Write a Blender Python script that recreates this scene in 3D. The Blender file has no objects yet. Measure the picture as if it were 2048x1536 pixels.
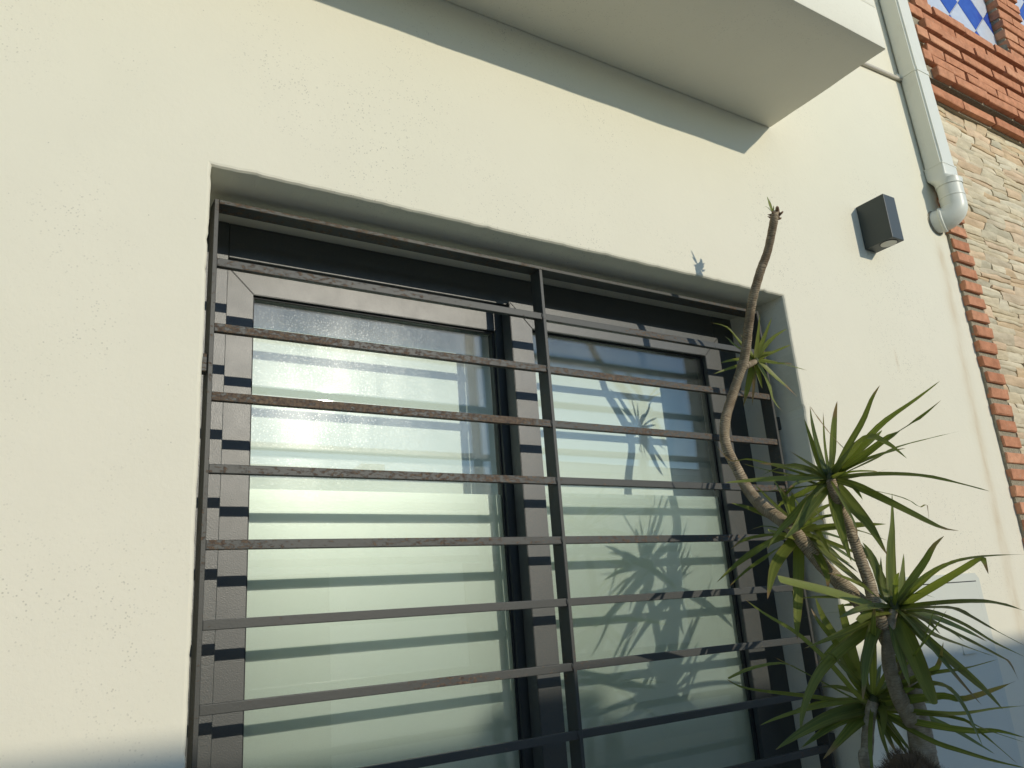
import bpy, bmesh, math, random
from mathutils import Vector, Matrix, noise

# ------------------------------------------------------------------ camera, sky, sun, exposure
scene = bpy.context.scene
COL = scene.collection

cam_data = bpy.data.cameras.new('camera')
cam = bpy.data.objects.new('camera', cam_data)
COL.objects.link(cam)
scene.camera = cam
YAW, PITCH, ROLL = math.radians(33.1886), math.radians(16.4354), math.radians(-4.1806)
fwd = Vector((math.sin(YAW) * math.cos(PITCH), math.cos(YAW) * math.cos(PITCH), math.sin(PITCH)))
r0 = Vector((math.cos(YAW), -math.sin(YAW), 0))
u0 = r0.cross(fwd)
right = r0 * math.cos(ROLL) + u0 * math.sin(ROLL)
up = -r0 * math.sin(ROLL) + u0 * math.cos(ROLL)
m = Matrix((right, up, -fwd)).transposed().to_4x4()
m.translation = Vector((0, -1.4, 1.5))
cam.matrix_world = m
cam_data.sensor_width = 36.0
cam_data.lens = 36.0 * 1576.84 / 2048.0
cam_data.clip_start = 0.02
cam_data.clip_end = 2000

SUN = Vector((0.36, -1.0, 0.335)).normalized()
world = bpy.data.worlds.new('World')
scene.world = world
world.use_nodes = True
wn = world.node_tree.nodes
wl = world.node_tree.links
wn.clear()
sky = wn.new('ShaderNodeTexSky')
sky.sky_type = 'NISHITA'
sky.sun_disc = False
sky.sun_elevation = math.asin(SUN.z)
sky.sun_rotation = math.atan2(SUN.x, SUN.y)
sky.air_density = 1.0
sky.dust_density = 0.08
sky.ozone_density = 2.6
bg = wn.new('ShaderNodeBackground')
bg.inputs['Strength'].default_value = 0.15
wo = wn.new('ShaderNodeOutputWorld')
wl.new(sky.outputs[0], bg.inputs[0])
wl.new(bg.outputs[0], wo.inputs[0])

sun_data = bpy.data.lights.new('sun', 'SUN')
sun_data.energy = 2.3
sun_data.angle = math.radians(0.53)
sun_data.color = (1.0, 0.925, 0.775)
sun = bpy.data.objects.new('sun', sun_data)
COL.objects.link(sun)
sun.rotation_euler = SUN.to_track_quat('Z', 'Y').to_euler()
sun.location = SUN * 20

scene.view_settings.view_transform = 'Standard'
scene.view_settings.look = 'None'
scene.view_settings.exposure = 0.2
scene.view_settings.gamma = 1.0
scene.view_settings.use_curve_mapping = False
scene.cycles.max_bounces = 6
scene.cycles.diffuse_bounces = 5
scene.cycles.glossy_bounces = 3
scene.cycles.transparent_max_bounces = 16
scene.cycles.sample_clamp_indirect = 6.0

rnd = random.Random(7)
ROOT = {}

# ------------------------------------------------------------------ helpers
def link(o, parent=None):
    COL.objects.link(o)
    if parent is not None:
        o.parent = parent
        # parts are laid out in world coordinates
        o.matrix_parent_inverse = Matrix.Translation(-ROOT.get(parent.name, Vector()))
    return o

def tag(o, label, cat, group=None, kind=None):
    if label: o['label'] = label
    if cat: o['category'] = cat
    if group: o['group'] = group
    if kind: o['kind'] = kind
    return o

def empty(name, loc=(0, 0, 0)):
    o = bpy.data.objects.new(name, None)
    o.empty_display_size = 0.05
    o.location = loc
    link(o)
    ROOT[o.name] = Vector(loc)
    return o

def obj(name, bm, mat, parent=None, smooth=False, angle=None):
    me = bpy.data.meshes.new(name)
    bmesh.ops.recalc_face_normals(bm, faces=bm.faces)
    bm.to_mesh(me)
    bm.free()
    mats = mat if isinstance(mat, (list, tuple)) else [mat]
    for q in mats: me.materials.append(q)
    if smooth:
        for p in me.polygons: p.use_smooth = True
        if angle is not None:
            me.set_sharp_from_angle(angle=math.radians(angle))
    o = bpy.data.objects.new(name, me)
    return link(o, parent)

def box(bm, x0, x1, y0, y1, z0, z1, bev=0.0, seg=1):
    vs = [bm.verts.new((x, y, z)) for x in (x0, x1) for y in (y0, y1) for z in (z0, z1)]
    idx = [(0, 1, 3, 2), (4, 6, 7, 5), (0, 4, 5, 1), (2, 3, 7, 6), (0, 2, 6, 4), (1, 5, 7, 3)]
    fs = [bm.faces.new([vs[i] for i in q]) for q in idx]
    if bev > 0:
        es = list({e for f in fs for e in f.edges})
        bmesh.ops.bevel(bm, geom=es, offset=bev, segments=seg, affect='EDGES', profile=0.6)
    return bm

def bbox(x0, x1, y0, y1, z0, z1, bev=0.0, seg=1):
    return box(bmesh.new(), x0, x1, y0, y1, z0, z1, bev, seg)

def prism_y(bm, poly, y0, y1):
    """polygon in (x,z) extruded from y0 to y1"""
    a = [bm.verts.new((x, y0, z)) for x, z in poly]
    b = [bm.verts.new((x, y1, z)) for x, z in poly]
    n = len(poly)
    bm.faces.new(a)
    bm.faces.new(b[::-1])
    for i in range(n):
        j = (i + 1) % n
        bm.faces.new((a[i], b[i], b[j], a[j]))
    return bm

def tube(bm, pts, radii, n=12, cap=True):
    """swept round tube through points"""
    P = [Vector(p) for p in pts]
    rings = []
    t0 = (P[1] - P[0]).normalized()
    ref = Vector((0, 0, 1)) if abs(t0.z) < 0.9 else Vector((1, 0, 0))
    u = t0.cross(ref).normalized()
    for i, p in enumerate(P):
        t = (P[min(i + 1, len(P) - 1)] - P[max(i - 1, 0)]).normalized()
        u = (u - t * u.dot(t)).normalized()
        v = t.cross(u)
        r = radii[i] if isinstance(radii, (list, tuple)) else radii
        rings.append([bm.verts.new(p + (u * math.cos(2 * math.pi * k / n) + v * math.sin(2 * math.pi * k / n)) * r) for k in range(n)])
    for i in range(len(rings) - 1):
        for k in range(n):
            j = (k + 1) % n
            bm.faces.new((rings[i][k], rings[i][j], rings[i + 1][j], rings[i + 1][k]))
    if cap:
        bm.faces.new(rings[0])
        bm.faces.new(rings[-1][::-1])
    return bm

def spline(P, R, n):
    """Catmull-Rom resample of points and radii"""
    P = [Vector(p) for p in P]
    out, rad = [], []
    m_ = len(P) - 1
    for i in range(n + 1):
        s = i / n * m_
        k = min(int(s), m_ - 1)
        t = s - k
        a, b, c, d = P[max(k - 1, 0)], P[k], P[k + 1], P[min(k + 2, m_)]
        out.append(0.5 * ((2 * b) + (c - a) * t + (2 * a - 5 * b + 4 * c - d) * t * t + (3 * b - a - 3 * c + d) * t ** 3))
        if R: rad.append(R[k] * (1 - t) + R[k + 1] * t)
    return out, rad

# ------------------------------------------------------------------ materials
class NT:
    def __init__(self, name):
        self.m = bpy.data.materials.new(name)
        self.m.use_nodes = True
        self.n = self.m.node_tree.nodes
        self.l = self.m.node_tree.links
        self.n.clear()
        self.out = self.n.new('ShaderNodeOutputMaterial')
    def add(self, typ, **kw):
        nd = self.n.new('ShaderNode' + typ)
        for k, v in kw.items():
            if hasattr(nd, k): setattr(nd, k, v)
        return nd
    def put(self, sock, v):
        if isinstance(v, bpy.types.NodeSocket): self.l.new(v, sock)
        elif isinstance(v, (tuple, list)) and len(v) == 3 and sock.type == 'RGBA': sock.default_value = (*v, 1)
        else: sock.default_value = v
    def coord(self, which='Object'):
        return self.add('TexCoord').outputs[which]
    def mapping(self, vec, scale=(1, 1, 1), loc=(0, 0, 0), rot=(0, 0, 0)):
        q = self.add('Mapping')
        self.l.new(vec, q.inputs[0])
        q.inputs['Scale'].default_value = scale
        q.inputs['Location'].default_value = loc
        q.inputs['Rotation'].default_value = rot
        return q.outputs[0]
    def noise(self, vec, scale, detail=4, rough=0.5, dist=0.0, out='Fac'):
        q = self.add('TexNoise')
        self.l.new(vec, q.inputs['Vector'])
        q.inputs['Scale'].default_value = scale
        q.inputs['Detail'].default_value = detail
        q.inputs['Roughness'].default_value = rough
        q.inputs['Distortion'].default_value = dist
        return q.outputs[out]
    def voronoi(self, vec, scale, feature='F1', out='Distance', rand=1.0):
        q = self.add('TexVoronoi', feature=feature)
        self.l.new(vec, q.inputs['Vector'])
        q.inputs['Scale'].default_value = scale
        q.inputs['Randomness'].default_value = rand
        return q.outputs[out]
    def ramp(self, fac, stops):
        q = self.add('ValToRGB')
        self.l.new(fac, q.inputs[0])
        e = q.color_ramp.elements
        while len(e) > 1: e.remove(e[0])
        for i, (p, c) in enumerate(stops):
            el = e[0] if i == 0 else e.new(p)
            el.position = p
            c = (c, c, c) if isinstance(c, (int, float)) else c
            el.color = (*c, 1)
        return q.outputs[0]
    def math(self, op, a, b=0.0, c=None, clamp=False):
        q = self.add('Math', operation=op)
        q.use_clamp = clamp
        self.put(q.inputs[0], a)
        self.put(q.inputs[1], b)
        if c is not None: self.put(q.inputs[2], c)
        return q.outputs[0]
    def mix(self, fac, a, b, mode='MIX'):
        q = self.add('Mix', data_type='RGBA', blend_type=mode)
        self.put(q.inputs[0], fac)
        self.put(q.inputs[6], a)
        self.put(q.inputs[7], b)
        return q.outputs[2]
    def bump(self, h, strength=0.3, dist=0.002, normal=None):
        q = self.add('Bump')
        self.put(q.inputs['Height'], h)
        q.inputs['Strength'].default_value = strength
        q.inputs['Distance'].default_value = dist
        if normal is not None: self.l.new(normal, q.inputs['Normal'])
        return q.outputs[0]
    def math_vec(self, uv, ob):
        """leaf-space coordinate: across, along, and an offset from where the leaf stands"""
        u, v, _ = self.sep(uv)
        oi = self.add('ObjectInfo')
        q = self.add('CombineXYZ')
        self.put(q.inputs[0], self.math('MULTIPLY', u, 1.7))
        self.put(q.inputs[1], self.math('MULTIPLY', v, 0.55))
        self.put(q.inputs[2], self.math('MULTIPLY', oi.outputs['Random'], 60.0))
        return q.outputs[0]
    def sep(self, vec):
        q = self.add('SeparateXYZ')
        self.l.new(vec, q.inputs[0])
        return q.outputs
    def pbr(self, color, rough=0.6, normal=None, spec=0.5, metal=0.0):
        q = self.add('BsdfPrincipled')
        self.put(q.inputs['Base Color'], color)
        self.put(q.inputs['Roughness'], rough)
        q.inputs['Specular IOR Level'].default_value = spec
        q.inputs['Metallic'].default_value = metal
        if normal is not None: self.l.new(normal, q.inputs['Normal'])
        return q.outputs[0]
    def done(self, shader):
        self.l.new(shader, self.out.inputs[0])
        return self.m

def plaster(name, base, stain=False, rough_edges=1.0, pores=1.0):
    t = NT(name)
    co = t.coord()
    big = t.noise(co, 0.9, 3, 0.55)
    mid = t.noise(co, 7.0, 4, 0.6)
    col = t.mix(t.ramp(big, [(0.3, 0.0), (0.7, 1.0)]), base, tuple(c * f for c, f in zip(base, (0.96, 0.975, 0.955))))
    col = t.mix(t.math('MULTIPLY', t.ramp(mid, [(0.35, 0.0), (0.75, 1.0)]), 0.15), col, tuple(c * 0.82 for c in base))
    # pin holes in the skim coat, gathered in patches
    d = t.voronoi(co, 165.0)
    patch = t.ramp(t.noise(co, 2.2, 2, 0.6), [(0.47, 0.0), (0.66, 1.0)])
    dot = t.ramp(d, [(0.16, 1.0), (0.30, 0.0)])
    keep = t.ramp(t.noise(co, 48.0, 1, 0.5), [(0.46, 0.0), (0.56, 1.0)])
    hole = t.math('MULTIPLY', t.math('MULTIPLY', dot, patch), keep)
    d2 = t.voronoi(co, 30.0)
    hole = t.math('MULTIPLY', t.math('MAXIMUM', hole, t.ramp(d2, [(0.022, 0.8), (0.05, 0.0)])), pores)
    col = t.mix(t.math('MULTIPLY', hole, 0.55), col, (0.27, 0.25, 0.20))
    if stain:
        x, y, z = t.sep(co)
        wob = t.math('MULTIPLY', t.math('SUBTRACT', t.noise(t.mapping(co, (0.4, 0.4, 2.2)), 3.0, 3), 0.5), 0.05)
        # centre line drifts a little to the left going down
        cx_ = t.math('ADD', t.math('MULTIPLY_ADD', z, 0.055, 2.742), wob)
        dx = t.math('ABSOLUTE', t.math('SUBTRACT', x, cx_))
        st = t.ramp(dx, [(0.0, 1.0), (0.012, 0.75), (0.03, 0.22), (0.06, 0.0)])
        fade = t.ramp(z, [(0.0, 0.0), (1.0, 1.0)])
        low = t.add('MapRange'); t.put(low.inputs[0], z)
        low.inputs[1].default_value = 2.79; low.inputs[2].default_value = 2.70
        br = t.ramp(t.noise(t.mapping(co, (6, 6, 1.1)), 6.0, 5, 0.65), [(0.3, 0.15), (0.7, 1.0)])
        amt = t.math('MULTIPLY', t.math('MULTIPLY', st, low.outputs[0]), br)
        col = t.mix(t.math('MULTIPLY', amt, 0.55), col, (0.50, 0.36, 0.19))
        # a small separate rust fleck
        fx = t.math('ABSOLUTE', t.math('SUBTRACT', x, 2.441)); fz = t.math('ABSOLUTE', t.math('SUBTRACT', z, 2.225))
        fl = t.math('MULTIPLY', t.ramp(fx, [(0.0, 1.0), (0.010, 0.0)]), t.ramp(fz, [(0.0, 1.0), (0.05, 0.0)]))
        col = t.mix(t.math('MULTIPLY', fl, 0.35), col, (0.50, 0.36, 0.20))
    h = t.math('ADD', t.noise(co, 60.0, 4, 0.7), t.math('MULTIPLY', hole, -0.8)) if pores < 0.9 else t.noise(co, 60.0, 4, 0.7)
    nrm = t.bump(h, 0.34, 0.0022)
    return t.done(t.pbr(col, 0.9, nrm, 0.25))

WALLC = (0.768, 0.722, 0.582)
M = {}
M['wall'] = plaster('cream_plaster', WALLC, stain=True)
M['balcony'] = plaster('cream_plaster_balcony', (0.82, 0.775, 0.645), pores=0.5)

def frame_metal():
    t = NT('textured_anthracite_aluminium')
    co = t.coord()
    n1 = t.noise(co, 420.0, 2, 0.7)
    col = t.mix(t.noise(co, 5.0, 3), (0.030, 0.040, 0.040), (0.038, 0.047, 0.046))
    col = t.mix(t.ramp(n1, [(0.35, 0.0), (0.75, 1.0)]), col, (0.062, 0.058, 0.048))
    r = t.ramp(t.noise(co, 30.0, 3), [(0.3, 0.375), (0.7, 0.405)])
    return t.done(t.pbr(col, r, t.bump(n1, 0.55, 0.0006), 0.7))
M['frame'] = frame_metal()

def grille_paint(name, rust):
    t = NT(name)
    co = t.coord()
    rn = t.noise(t.mapping(co, (0.6, 1, 1.3)), 120.0, 4, 0.7)
    area = t.noise(t.mapping(co, (1, 1, 2.0)), 3.2, 2)
    thr = t.math('ADD', rn, t.math('MULTIPLY', t.math('SUBTRACT', area, 0.5), 0.5))
    lo = 0.66 - 0.16 * rust
    mask = t.ramp(thr, [(lo, 0.0), (lo + 0.06, 1.0)])
    rustc = t.mix(t.ramp(t.noise(co, 160.0, 4, 0.7), [(0.35, 0.0), (0.65, 1.0)]), (0.050, 0.028, 0.019), (0.17, 0.115, 0.068))
    paint = t.mix(t.noise(co, 14.0, 3), (0.036, 0.039, 0.035), (0.048, 0.049, 0.043))
    col = t.mix(t.math('MULTIPLY', mask, 0.85), paint, rustc)
    h = t.math('MULTIPLY_ADD', mask, 0.7, t.math('MULTIPLY', t.noise(co, 260.0, 3), 0.6))
    r = t.math('MULTIPLY_ADD', mask, 0.3, 0.5)
    return t.done(t.pbr(col, r, t.bump(h, 0.4, 0.0009), 0.45))
M['grille0'] = grille_paint('dark_grey_iron_paint', 0.25)
M['grille1'] = grille_paint('dark_grey_iron_paint_rusting', 0.65)
M['grille2'] = grille_paint('dark_grey_iron_paint_rusty', 1.15)

def glass_mat():
    t = NT('window_glass')
    co = t.coord()
    lw = t.add('LayerWeight'); lw.inputs['Blend'].default_value = 0.5
    fr = t.math('MULTIPLY_ADD', t.math('POWER', lw.outputs['Facing'], 4.5), 0.92, 0.056)
    tr = t.add('BsdfTransparent'); tr.inputs[0].default_value = (0.93, 0.965, 0.945, 1)
    gl = t.add('BsdfGlossy'); gl.inputs['Roughness'].default_value = 0.012
    gl.inputs[0].default_value = (0.95, 0.97, 1.0, 1)
    wav = t.bump(t.noise(co, 1.6, 2), 0.15, 0.004)
    t.l.new(wav, gl.inputs['Normal'])
    m1 = t.add('MixShader')
    t.l.new(fr, m1.inputs[0]); t.l.new(tr.outputs[0], m1.inputs[1]); t.l.new(gl.outputs[0], m1.inputs[2])
    # dried dust and water marks: a faint rough sheen, cloudy and speckled
    d1 = t.add('BsdfGlossy'); d1.inputs['Roughness'].default_value = 0.25
    d2 = t.add('BsdfGlossy'); d2.inputs['Roughness'].default_value = 0.42
    m2 = t.add('MixShader'); m2.inputs[0].default_value = 0.6
    t.l.new(d1.outputs[0], m2.inputs[1]); t.l.new(d2.outputs[0], m2.inputs[2])
    cloud = t.ramp(t.noise(t.mapping(co, (1, 1, 0.45)), 6.0, 4, 0.65), [(0.3, 0.005), (0.75, 0.021)])
    spot = t.ramp(t.voronoi(co, 170.0), [(0.10, 0.055), (0.24, 0.0)])
    fac = t.math('ADD', cloud, spot)
    m3 = t.add('MixShader')
    t.l.new(fac, m3.inputs[0]); t.l.new(m1.outputs[0], m3.inputs[1]); t.l.new(m2.outputs[0], m3.inputs[2])
    return t.done(m3.outputs[0])
M['glass'] = glass_mat()

def film_mat():
    t = NT('frosted_privacy_film')
    co = t.coord()
    g = t.noise(co, 380.0, 2, 0.7)
    col = t.mix(t.ramp(g, [(0.35, 0.0), (0.65, 1.0)]), (0.48, 0.52, 0.475), (0.64, 0.68, 0.625))
    df = t.add('BsdfDiffuse'); t.put(df.inputs[0], col)
    tl = t.add('BsdfTranslucent'); tl.inputs[0].default_value = (0.93, 0.955, 0.91, 1)
    m1 = t.add('MixShader'); m1.inputs[0].default_value = 0.82
    t.l.new(df.outputs[0], m1.inputs[1]); t.l.new(tl.outputs[0], m1.inputs[2])
    gl = t.add('BsdfGlossy'); gl.inputs['Roughness'].default_value = 0.40
    gl.inputs[0].default_value = (1, 1, 0.97, 1)
    m2 = t.add('MixShader'); m2.inputs[0].default_value = 0.15
    t.l.new(m1.outputs[0], m2.inputs[1]); t.l.new(gl.outputs[0], m2.inputs[2])
    return t.done(m2.outputs[0])
M['film'] = film_mat()

def simple(name, col, rough=0.6, spec=0.4, var=0.06, nscale=12.0, bump=0.0, bscale=200.0, bdist=0.001):
    t = NT(name)
    co = t.coord()
    c = t.mix(t.noise(co, nscale, 4, 0.6), tuple(v * (1 - var) for v in col), tuple(min(1, v * (1 + var)) for v in col))
    nrm = t.bump(t.noise(co, bscale, 3), bump, bdist) if bump else None
    return t.done(t.pbr(c, rough, nrm, spec))
M['blind'] = simple('white_blind_fabric', (0.84, 0.855, 0.80), 0.85, 0.2, 0.015, 3.0, 0.15, 500.0, 0.0005)
M['gasket'] = simple('black_rubber', (0.014, 0.015, 0.016), 0.6)
M['lamp'] = simple('anthracite_lamp_enamel', (0.040, 0.052, 0.050), 0.45, 0.5, 0.05, 20.0, 0.12, 700.0, 0.0004)
M['lens'] = simple('frosted_lamp_lens', (0.62, 0.60, 0.52), 0.5, 0.4, 0.05)
M['cabinet'] = simple('light_grey_cabinet_plastic', (0.60, 0.61, 0.53), 0.5, 0.4, 0.03, 6.0, 0.1, 60.0, 0.001)
M['cabinet_gap'] = simple('dark_gap', (0.03, 0.03, 0.03), 0.9)
M['conduit'] = simple('painted_conduit', (0.52, 0.48, 0.40), 0.7)
M['street'] = simple('pale_concrete_street', (0.50, 0.47, 0.41), 0.9, 0.3, 0.12, 30.0)
M['paving'] = simple('pavement_concrete', (0.55, 0.52, 0.46), 0.9, 0.3, 0.1, 9.0)
M['opp'] = simple('weathered_white_render', (0.78, 0.76, 0.70), 0.9, 0.3, 0.05, 2.0)
M['opp_brick'] = simple('chimney_render', (0.42, 0.36, 0.30), 0.9, 0.3, 0.1)
M['opp_door'] = simple('brown_shutter_paint', (0.10, 0.06, 0.035), 0.6)
M['terracotta'] = simple('terracotta_pot', (0.36, 0.15, 0.08), 0.8, 0.3, 0.15, 8.0)
M['soil'] = simple('potting_soil', (0.045, 0.03, 0.02), 0.95, 0.2, 0.3, 60.0, 0.6, 90.0, 0.006)
M['fibre'] = simple('shaggy_brown_fibre', (0.13, 0.095, 0.06), 0.9, 0.2, 0.85, 14.0)

def pvc():
    t = NT('weathered_white_pvc')
    co = t.coord()
    c = t.mix(t.noise(co, 4.0, 4, 0.6), (0.70, 0.70, 0.60), (0.75, 0.745, 0.64))
    dirt = t.ramp(t.noise(t.mapping(co, (2, 2, 0.8)), 9.0, 5, 0.65), [(0.56, 0.0), (0.78, 1.0)])
    c = t.mix(t.math('MULTIPLY', dirt, 0.22), c, (0.36, 0.29, 0.18))
    return t.done(t.pbr(c, 0.38, t.bump(t.noise(co, 40.0, 3), 0.08, 0.001), 0.45))
M['pvc'] = pvc()

def random_color_mat(name, stops, rough, bscale, bstr, bdist, nscale=35.0, mortar=None, stretch=(1, 1, 1)):
    """colour picked per piece, with grain inside each piece"""
    t = NT(name)
    co = t.coord()
    oi = t.add('ObjectInfo')
    c = t.ramp(oi.outputs['Random'], stops)
    q = t.add('CombineXYZ')
    t.l.new(oi.outputs['Random'], q.inputs[0])
    off = t.add('VectorMath', operation='MULTIPLY_ADD')
    off.inputs[1].default_value = (37.0, 37.0, 37.0)
    t.l.new(q.outputs[0], off.inputs[0]); t.l.new(co, off.inputs[2])
    v = off.outputs[0]
    dark = t.mix(1.0, c, (0.76, 0.72, 0.66), 'MULTIPLY')
    lite = t.mix(1.0, c, (1.18, 1.16, 1.12), 'MULTIPLY')
    c2 = t.mix(t.ramp(t.noise(t.mapping(v, stretch), nscale, 5, 0.65), [(0.3, 0.0), (0.7, 1.0)]), dark, lite)
    if mortar:
        c2 = t.mix(t.ramp(t.noise(v, 60.0, 4, 0.7), [(0.62, 0.0), (0.72, 0.75)]), c2, mortar)
    h = t.math('ADD', t.noise(v, bscale, 4, 0.65), t.math('MULTIPLY', t.noise(v, bscale * 0.2, 2), 1.5))
    return t.done(t.pbr(c2, rough, t.bump(h, bstr, bdist), 0.25))
M['brick'] = random_color_mat('red_brick', [(0.0, (0.48, 0.21, 0.115)), (0.35, (0.57, 0.265, 0.15)), (0.7, (0.52, 0.24, 0.138)), (1.0, (0.63, 0.32, 0.19))], 0.88, 190.0, 0.5, 0.003, 30.0, (0.36, 0.31, 0.22))
M['stone'] = random_color_mat('cream_ledge_stone', [(0.0, (0.60, 0.50, 0.33)), (0.2, (0.66, 0.58, 0.42)), (0.4, (0.70, 0.64, 0.49)), (0.55, (0.60, 0.45, 0.28)), (0.7, (0.68, 0.52, 0.36)), (0.85, (0.50, 0.46, 0.34)), (1.0, (0.70, 0.61, 0.44))], 0.85, 120.0, 0.5, 0.004, 30.0, None, (0.35, 1, 1.4))

def tile_mat(name, a, b):
    t = NT(name)
    co = t.coord()
    oi = t.add('ObjectInfo')
    c = t.mix(t.ramp(t.noise(co, 22.0, 5, 0.7), [(0.3, 0.0), (0.7, 1.0)]), a, b)
    c = t.mix(t.math('MULTIPLY', oi.outputs['Random'], 0.35), c, b)
    return t.done(t.pbr(c, 0.22, t.bump(t.noise(co, 30.0, 2), 0.05, 0.001), 0.5))
M['tile_blue'] = tile_mat('blue_glazed_tile', (0.016, 0.055, 0.34), (0.03, 0.10, 0.46))
M['tile_white'] = tile_mat('pale_glazed_tile', (0.50, 0.55, 0.64), (0.62, 0.65, 0.70))

def mortar_mat():
    t = NT('grey_brown_mortar')
    co = t.coord()
    n = t.noise(co, 90.0, 5, 0.7)
    c = t.mix(t.ramp(n, [(0.3, 0.0), (0.7, 1.0)]), (0.23, 0.195, 0.135), (0.42, 0.375, 0.27))
    return t.done(t.pbr(c, 0.95, t.bump(n, 0.9, 0.006), 0.2))
M['mortar'] = mortar_mat()
M['stone_grout'] = simple('stone_backing', (0.55, 0.47, 0.34), 0.95, 0.2, 0.2, 40.0, 0.6, 90.0, 0.005)
M['pale_edge'] = simple('pale_tile_edge', (0.62, 0.60, 0.52), 0.6)

def bark(name, rs, tint):
    t = NT(name)
    co = t.coord('UV')
    ob = t.coord()
    u, v, _ = t.sep(co)
    wob = t.math('MULTIPLY', t.math('SUBTRACT', t.noise(ob, 26.0, 3), 0.5), 0.030)
    vv = t.math('ADD', v, wob)
    saw = t.math('FRACT', t.math('MULTIPLY', vv, 185.0))
    ring = t.math('MULTIPLY_ADD', t.ramp(saw, [(0.0, 0.0), (0.12, 1.0), (0.75, 0.8), (1.0, 0.0)]), rs, 1 - rs)
    n = t.noise(ob, 45.0, 4, 0.6)
    base = t.mix(t.ramp(n, [(0.35, 0.0), (0.65, 1.0)]), tuple(a * b for a, b in zip((0.27, 0.205, 0.125), tint)), tuple(a * b for a, b in zip((0.48, 0.39, 0.265), tint)))
    dark = t.ramp(t.noise(ob, 8.0, 3), [(0.52, 0.0), (0.72, 1.0)])
    base = t.mix(t.math('MULTIPLY', dark, 0.5), base, (0.11, 0.065, 0.035))
    c = t.mix(ring, (0.13, 0.085, 0.05), base)
    h = t.math('ADD', ring, t.math('MULTIPLY', n, 0.7))
    return t.done(t.pbr(c, 0.85, t.bump(h, 0.8, 0.0025), 0.3))
M['bark'] = bark('ringed_dragon_tree_cane', 0.85, (1, 1, 1))
M['bark_old'] = bark('smooth_grey_dragon_tree_trunk', 0.3, (0.86, 0.92, 0.98))

def leaf_mat():
    t = NT('dragon_tree_leaf')
    uv = t.coord('UV')
    ob = t.coord()
    u, v, _ = t.sep(uv)
    at = t.add('Attribute', attribute_name='tone')
    tone = t.add('SeparateColor'); t.l.new(at.outputs['Color'], tone.inputs[0])
    g, d = tone.outputs[0], tone.outputs[1]
    col = t.mix(g, (0.032, 0.058, 0.016), (0.25, 0.28, 0.055))
    # paler bands running along the blade
    st = t.noise(t.mapping(t.math_vec(uv, ob), (1.0, 1.0, 1.0)), 2.6, 3, 0.6)
    col = t.mix(t.math('MULTIPLY', t.ramp(st, [(0.47, 0.0), (0.60, 1.0)]), 0.75), col, (0.25, 0.275, 0.06))
    edge = t.math('ABSOLUTE', t.math('SUBTRACT', u, 0.5))
    col = t.mix(t.math('MULTIPLY', t.ramp(edge, [(0.36, 0.0), (0.5, 1.0)]), 0.55), col, (0.16, 0.11, 0.04))
    # dry brown tip, length set per leaf
    start = t.math('SUBTRACT', 1.03, t.math('MULTIPLY', d, 0.42))
    start = t.math('SUBTRACT', start, t.math('MULTIPLY', t.ramp(d, [(0.9, 0.0), (1.0, 1.0)]), 0.9))
    k = t.math('ADD', t.math('SUBTRACT', v, start), t.math('MULTIPLY', t.math('SUBTRACT', t.noise(t.mapping(uv, (4, 1, 1)), 5.0, 3), 0.5), 0.14))
    dry = t.ramp(k, [(0.0, 0.0), (0.06, 1.0)])
    col = t.mix(dry, col, t.mix(t.noise(ob, 60.0, 3), (0.20, 0.095, 0.04), (0.38, 0.25, 0.13)))
    p = t.pbr(col, 0.42, t.bump(t.noise(t.mapping(uv, (40.0, 0.8, 1.0)), 2.0, 2), 0.25, 0.001), 0.45)
    tl = t.add('BsdfTranslucent')
    t.put(tl.inputs[0], t.mix(0.55, col, (0.34, 0.42, 0.04)))
    mx = t.add('MixShader'); mx.inputs[0].default_value = 0.45
    t.l.new(p, mx.inputs[1]); t.l.new(tl.outputs[0], mx.inputs[2])
    return t.done(mx.outputs[0])
M['leaf'] = leaf_mat()

M['leaf_base'] = simple('leaf_base_sheath', (0.055, 0.065, 0.02), 0.6, 0.4, 0.3, 60.0)
M['husk'] = simple('dry_brown_husk', (0.17, 0.10, 0.055), 0.85, 0.3, 0.35, 90.0, 0.5, 200.0, 0.001)
GLASS_TILT = math.radians(-0.88)
GLASS_YAW = math.radians(0.15)

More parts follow.
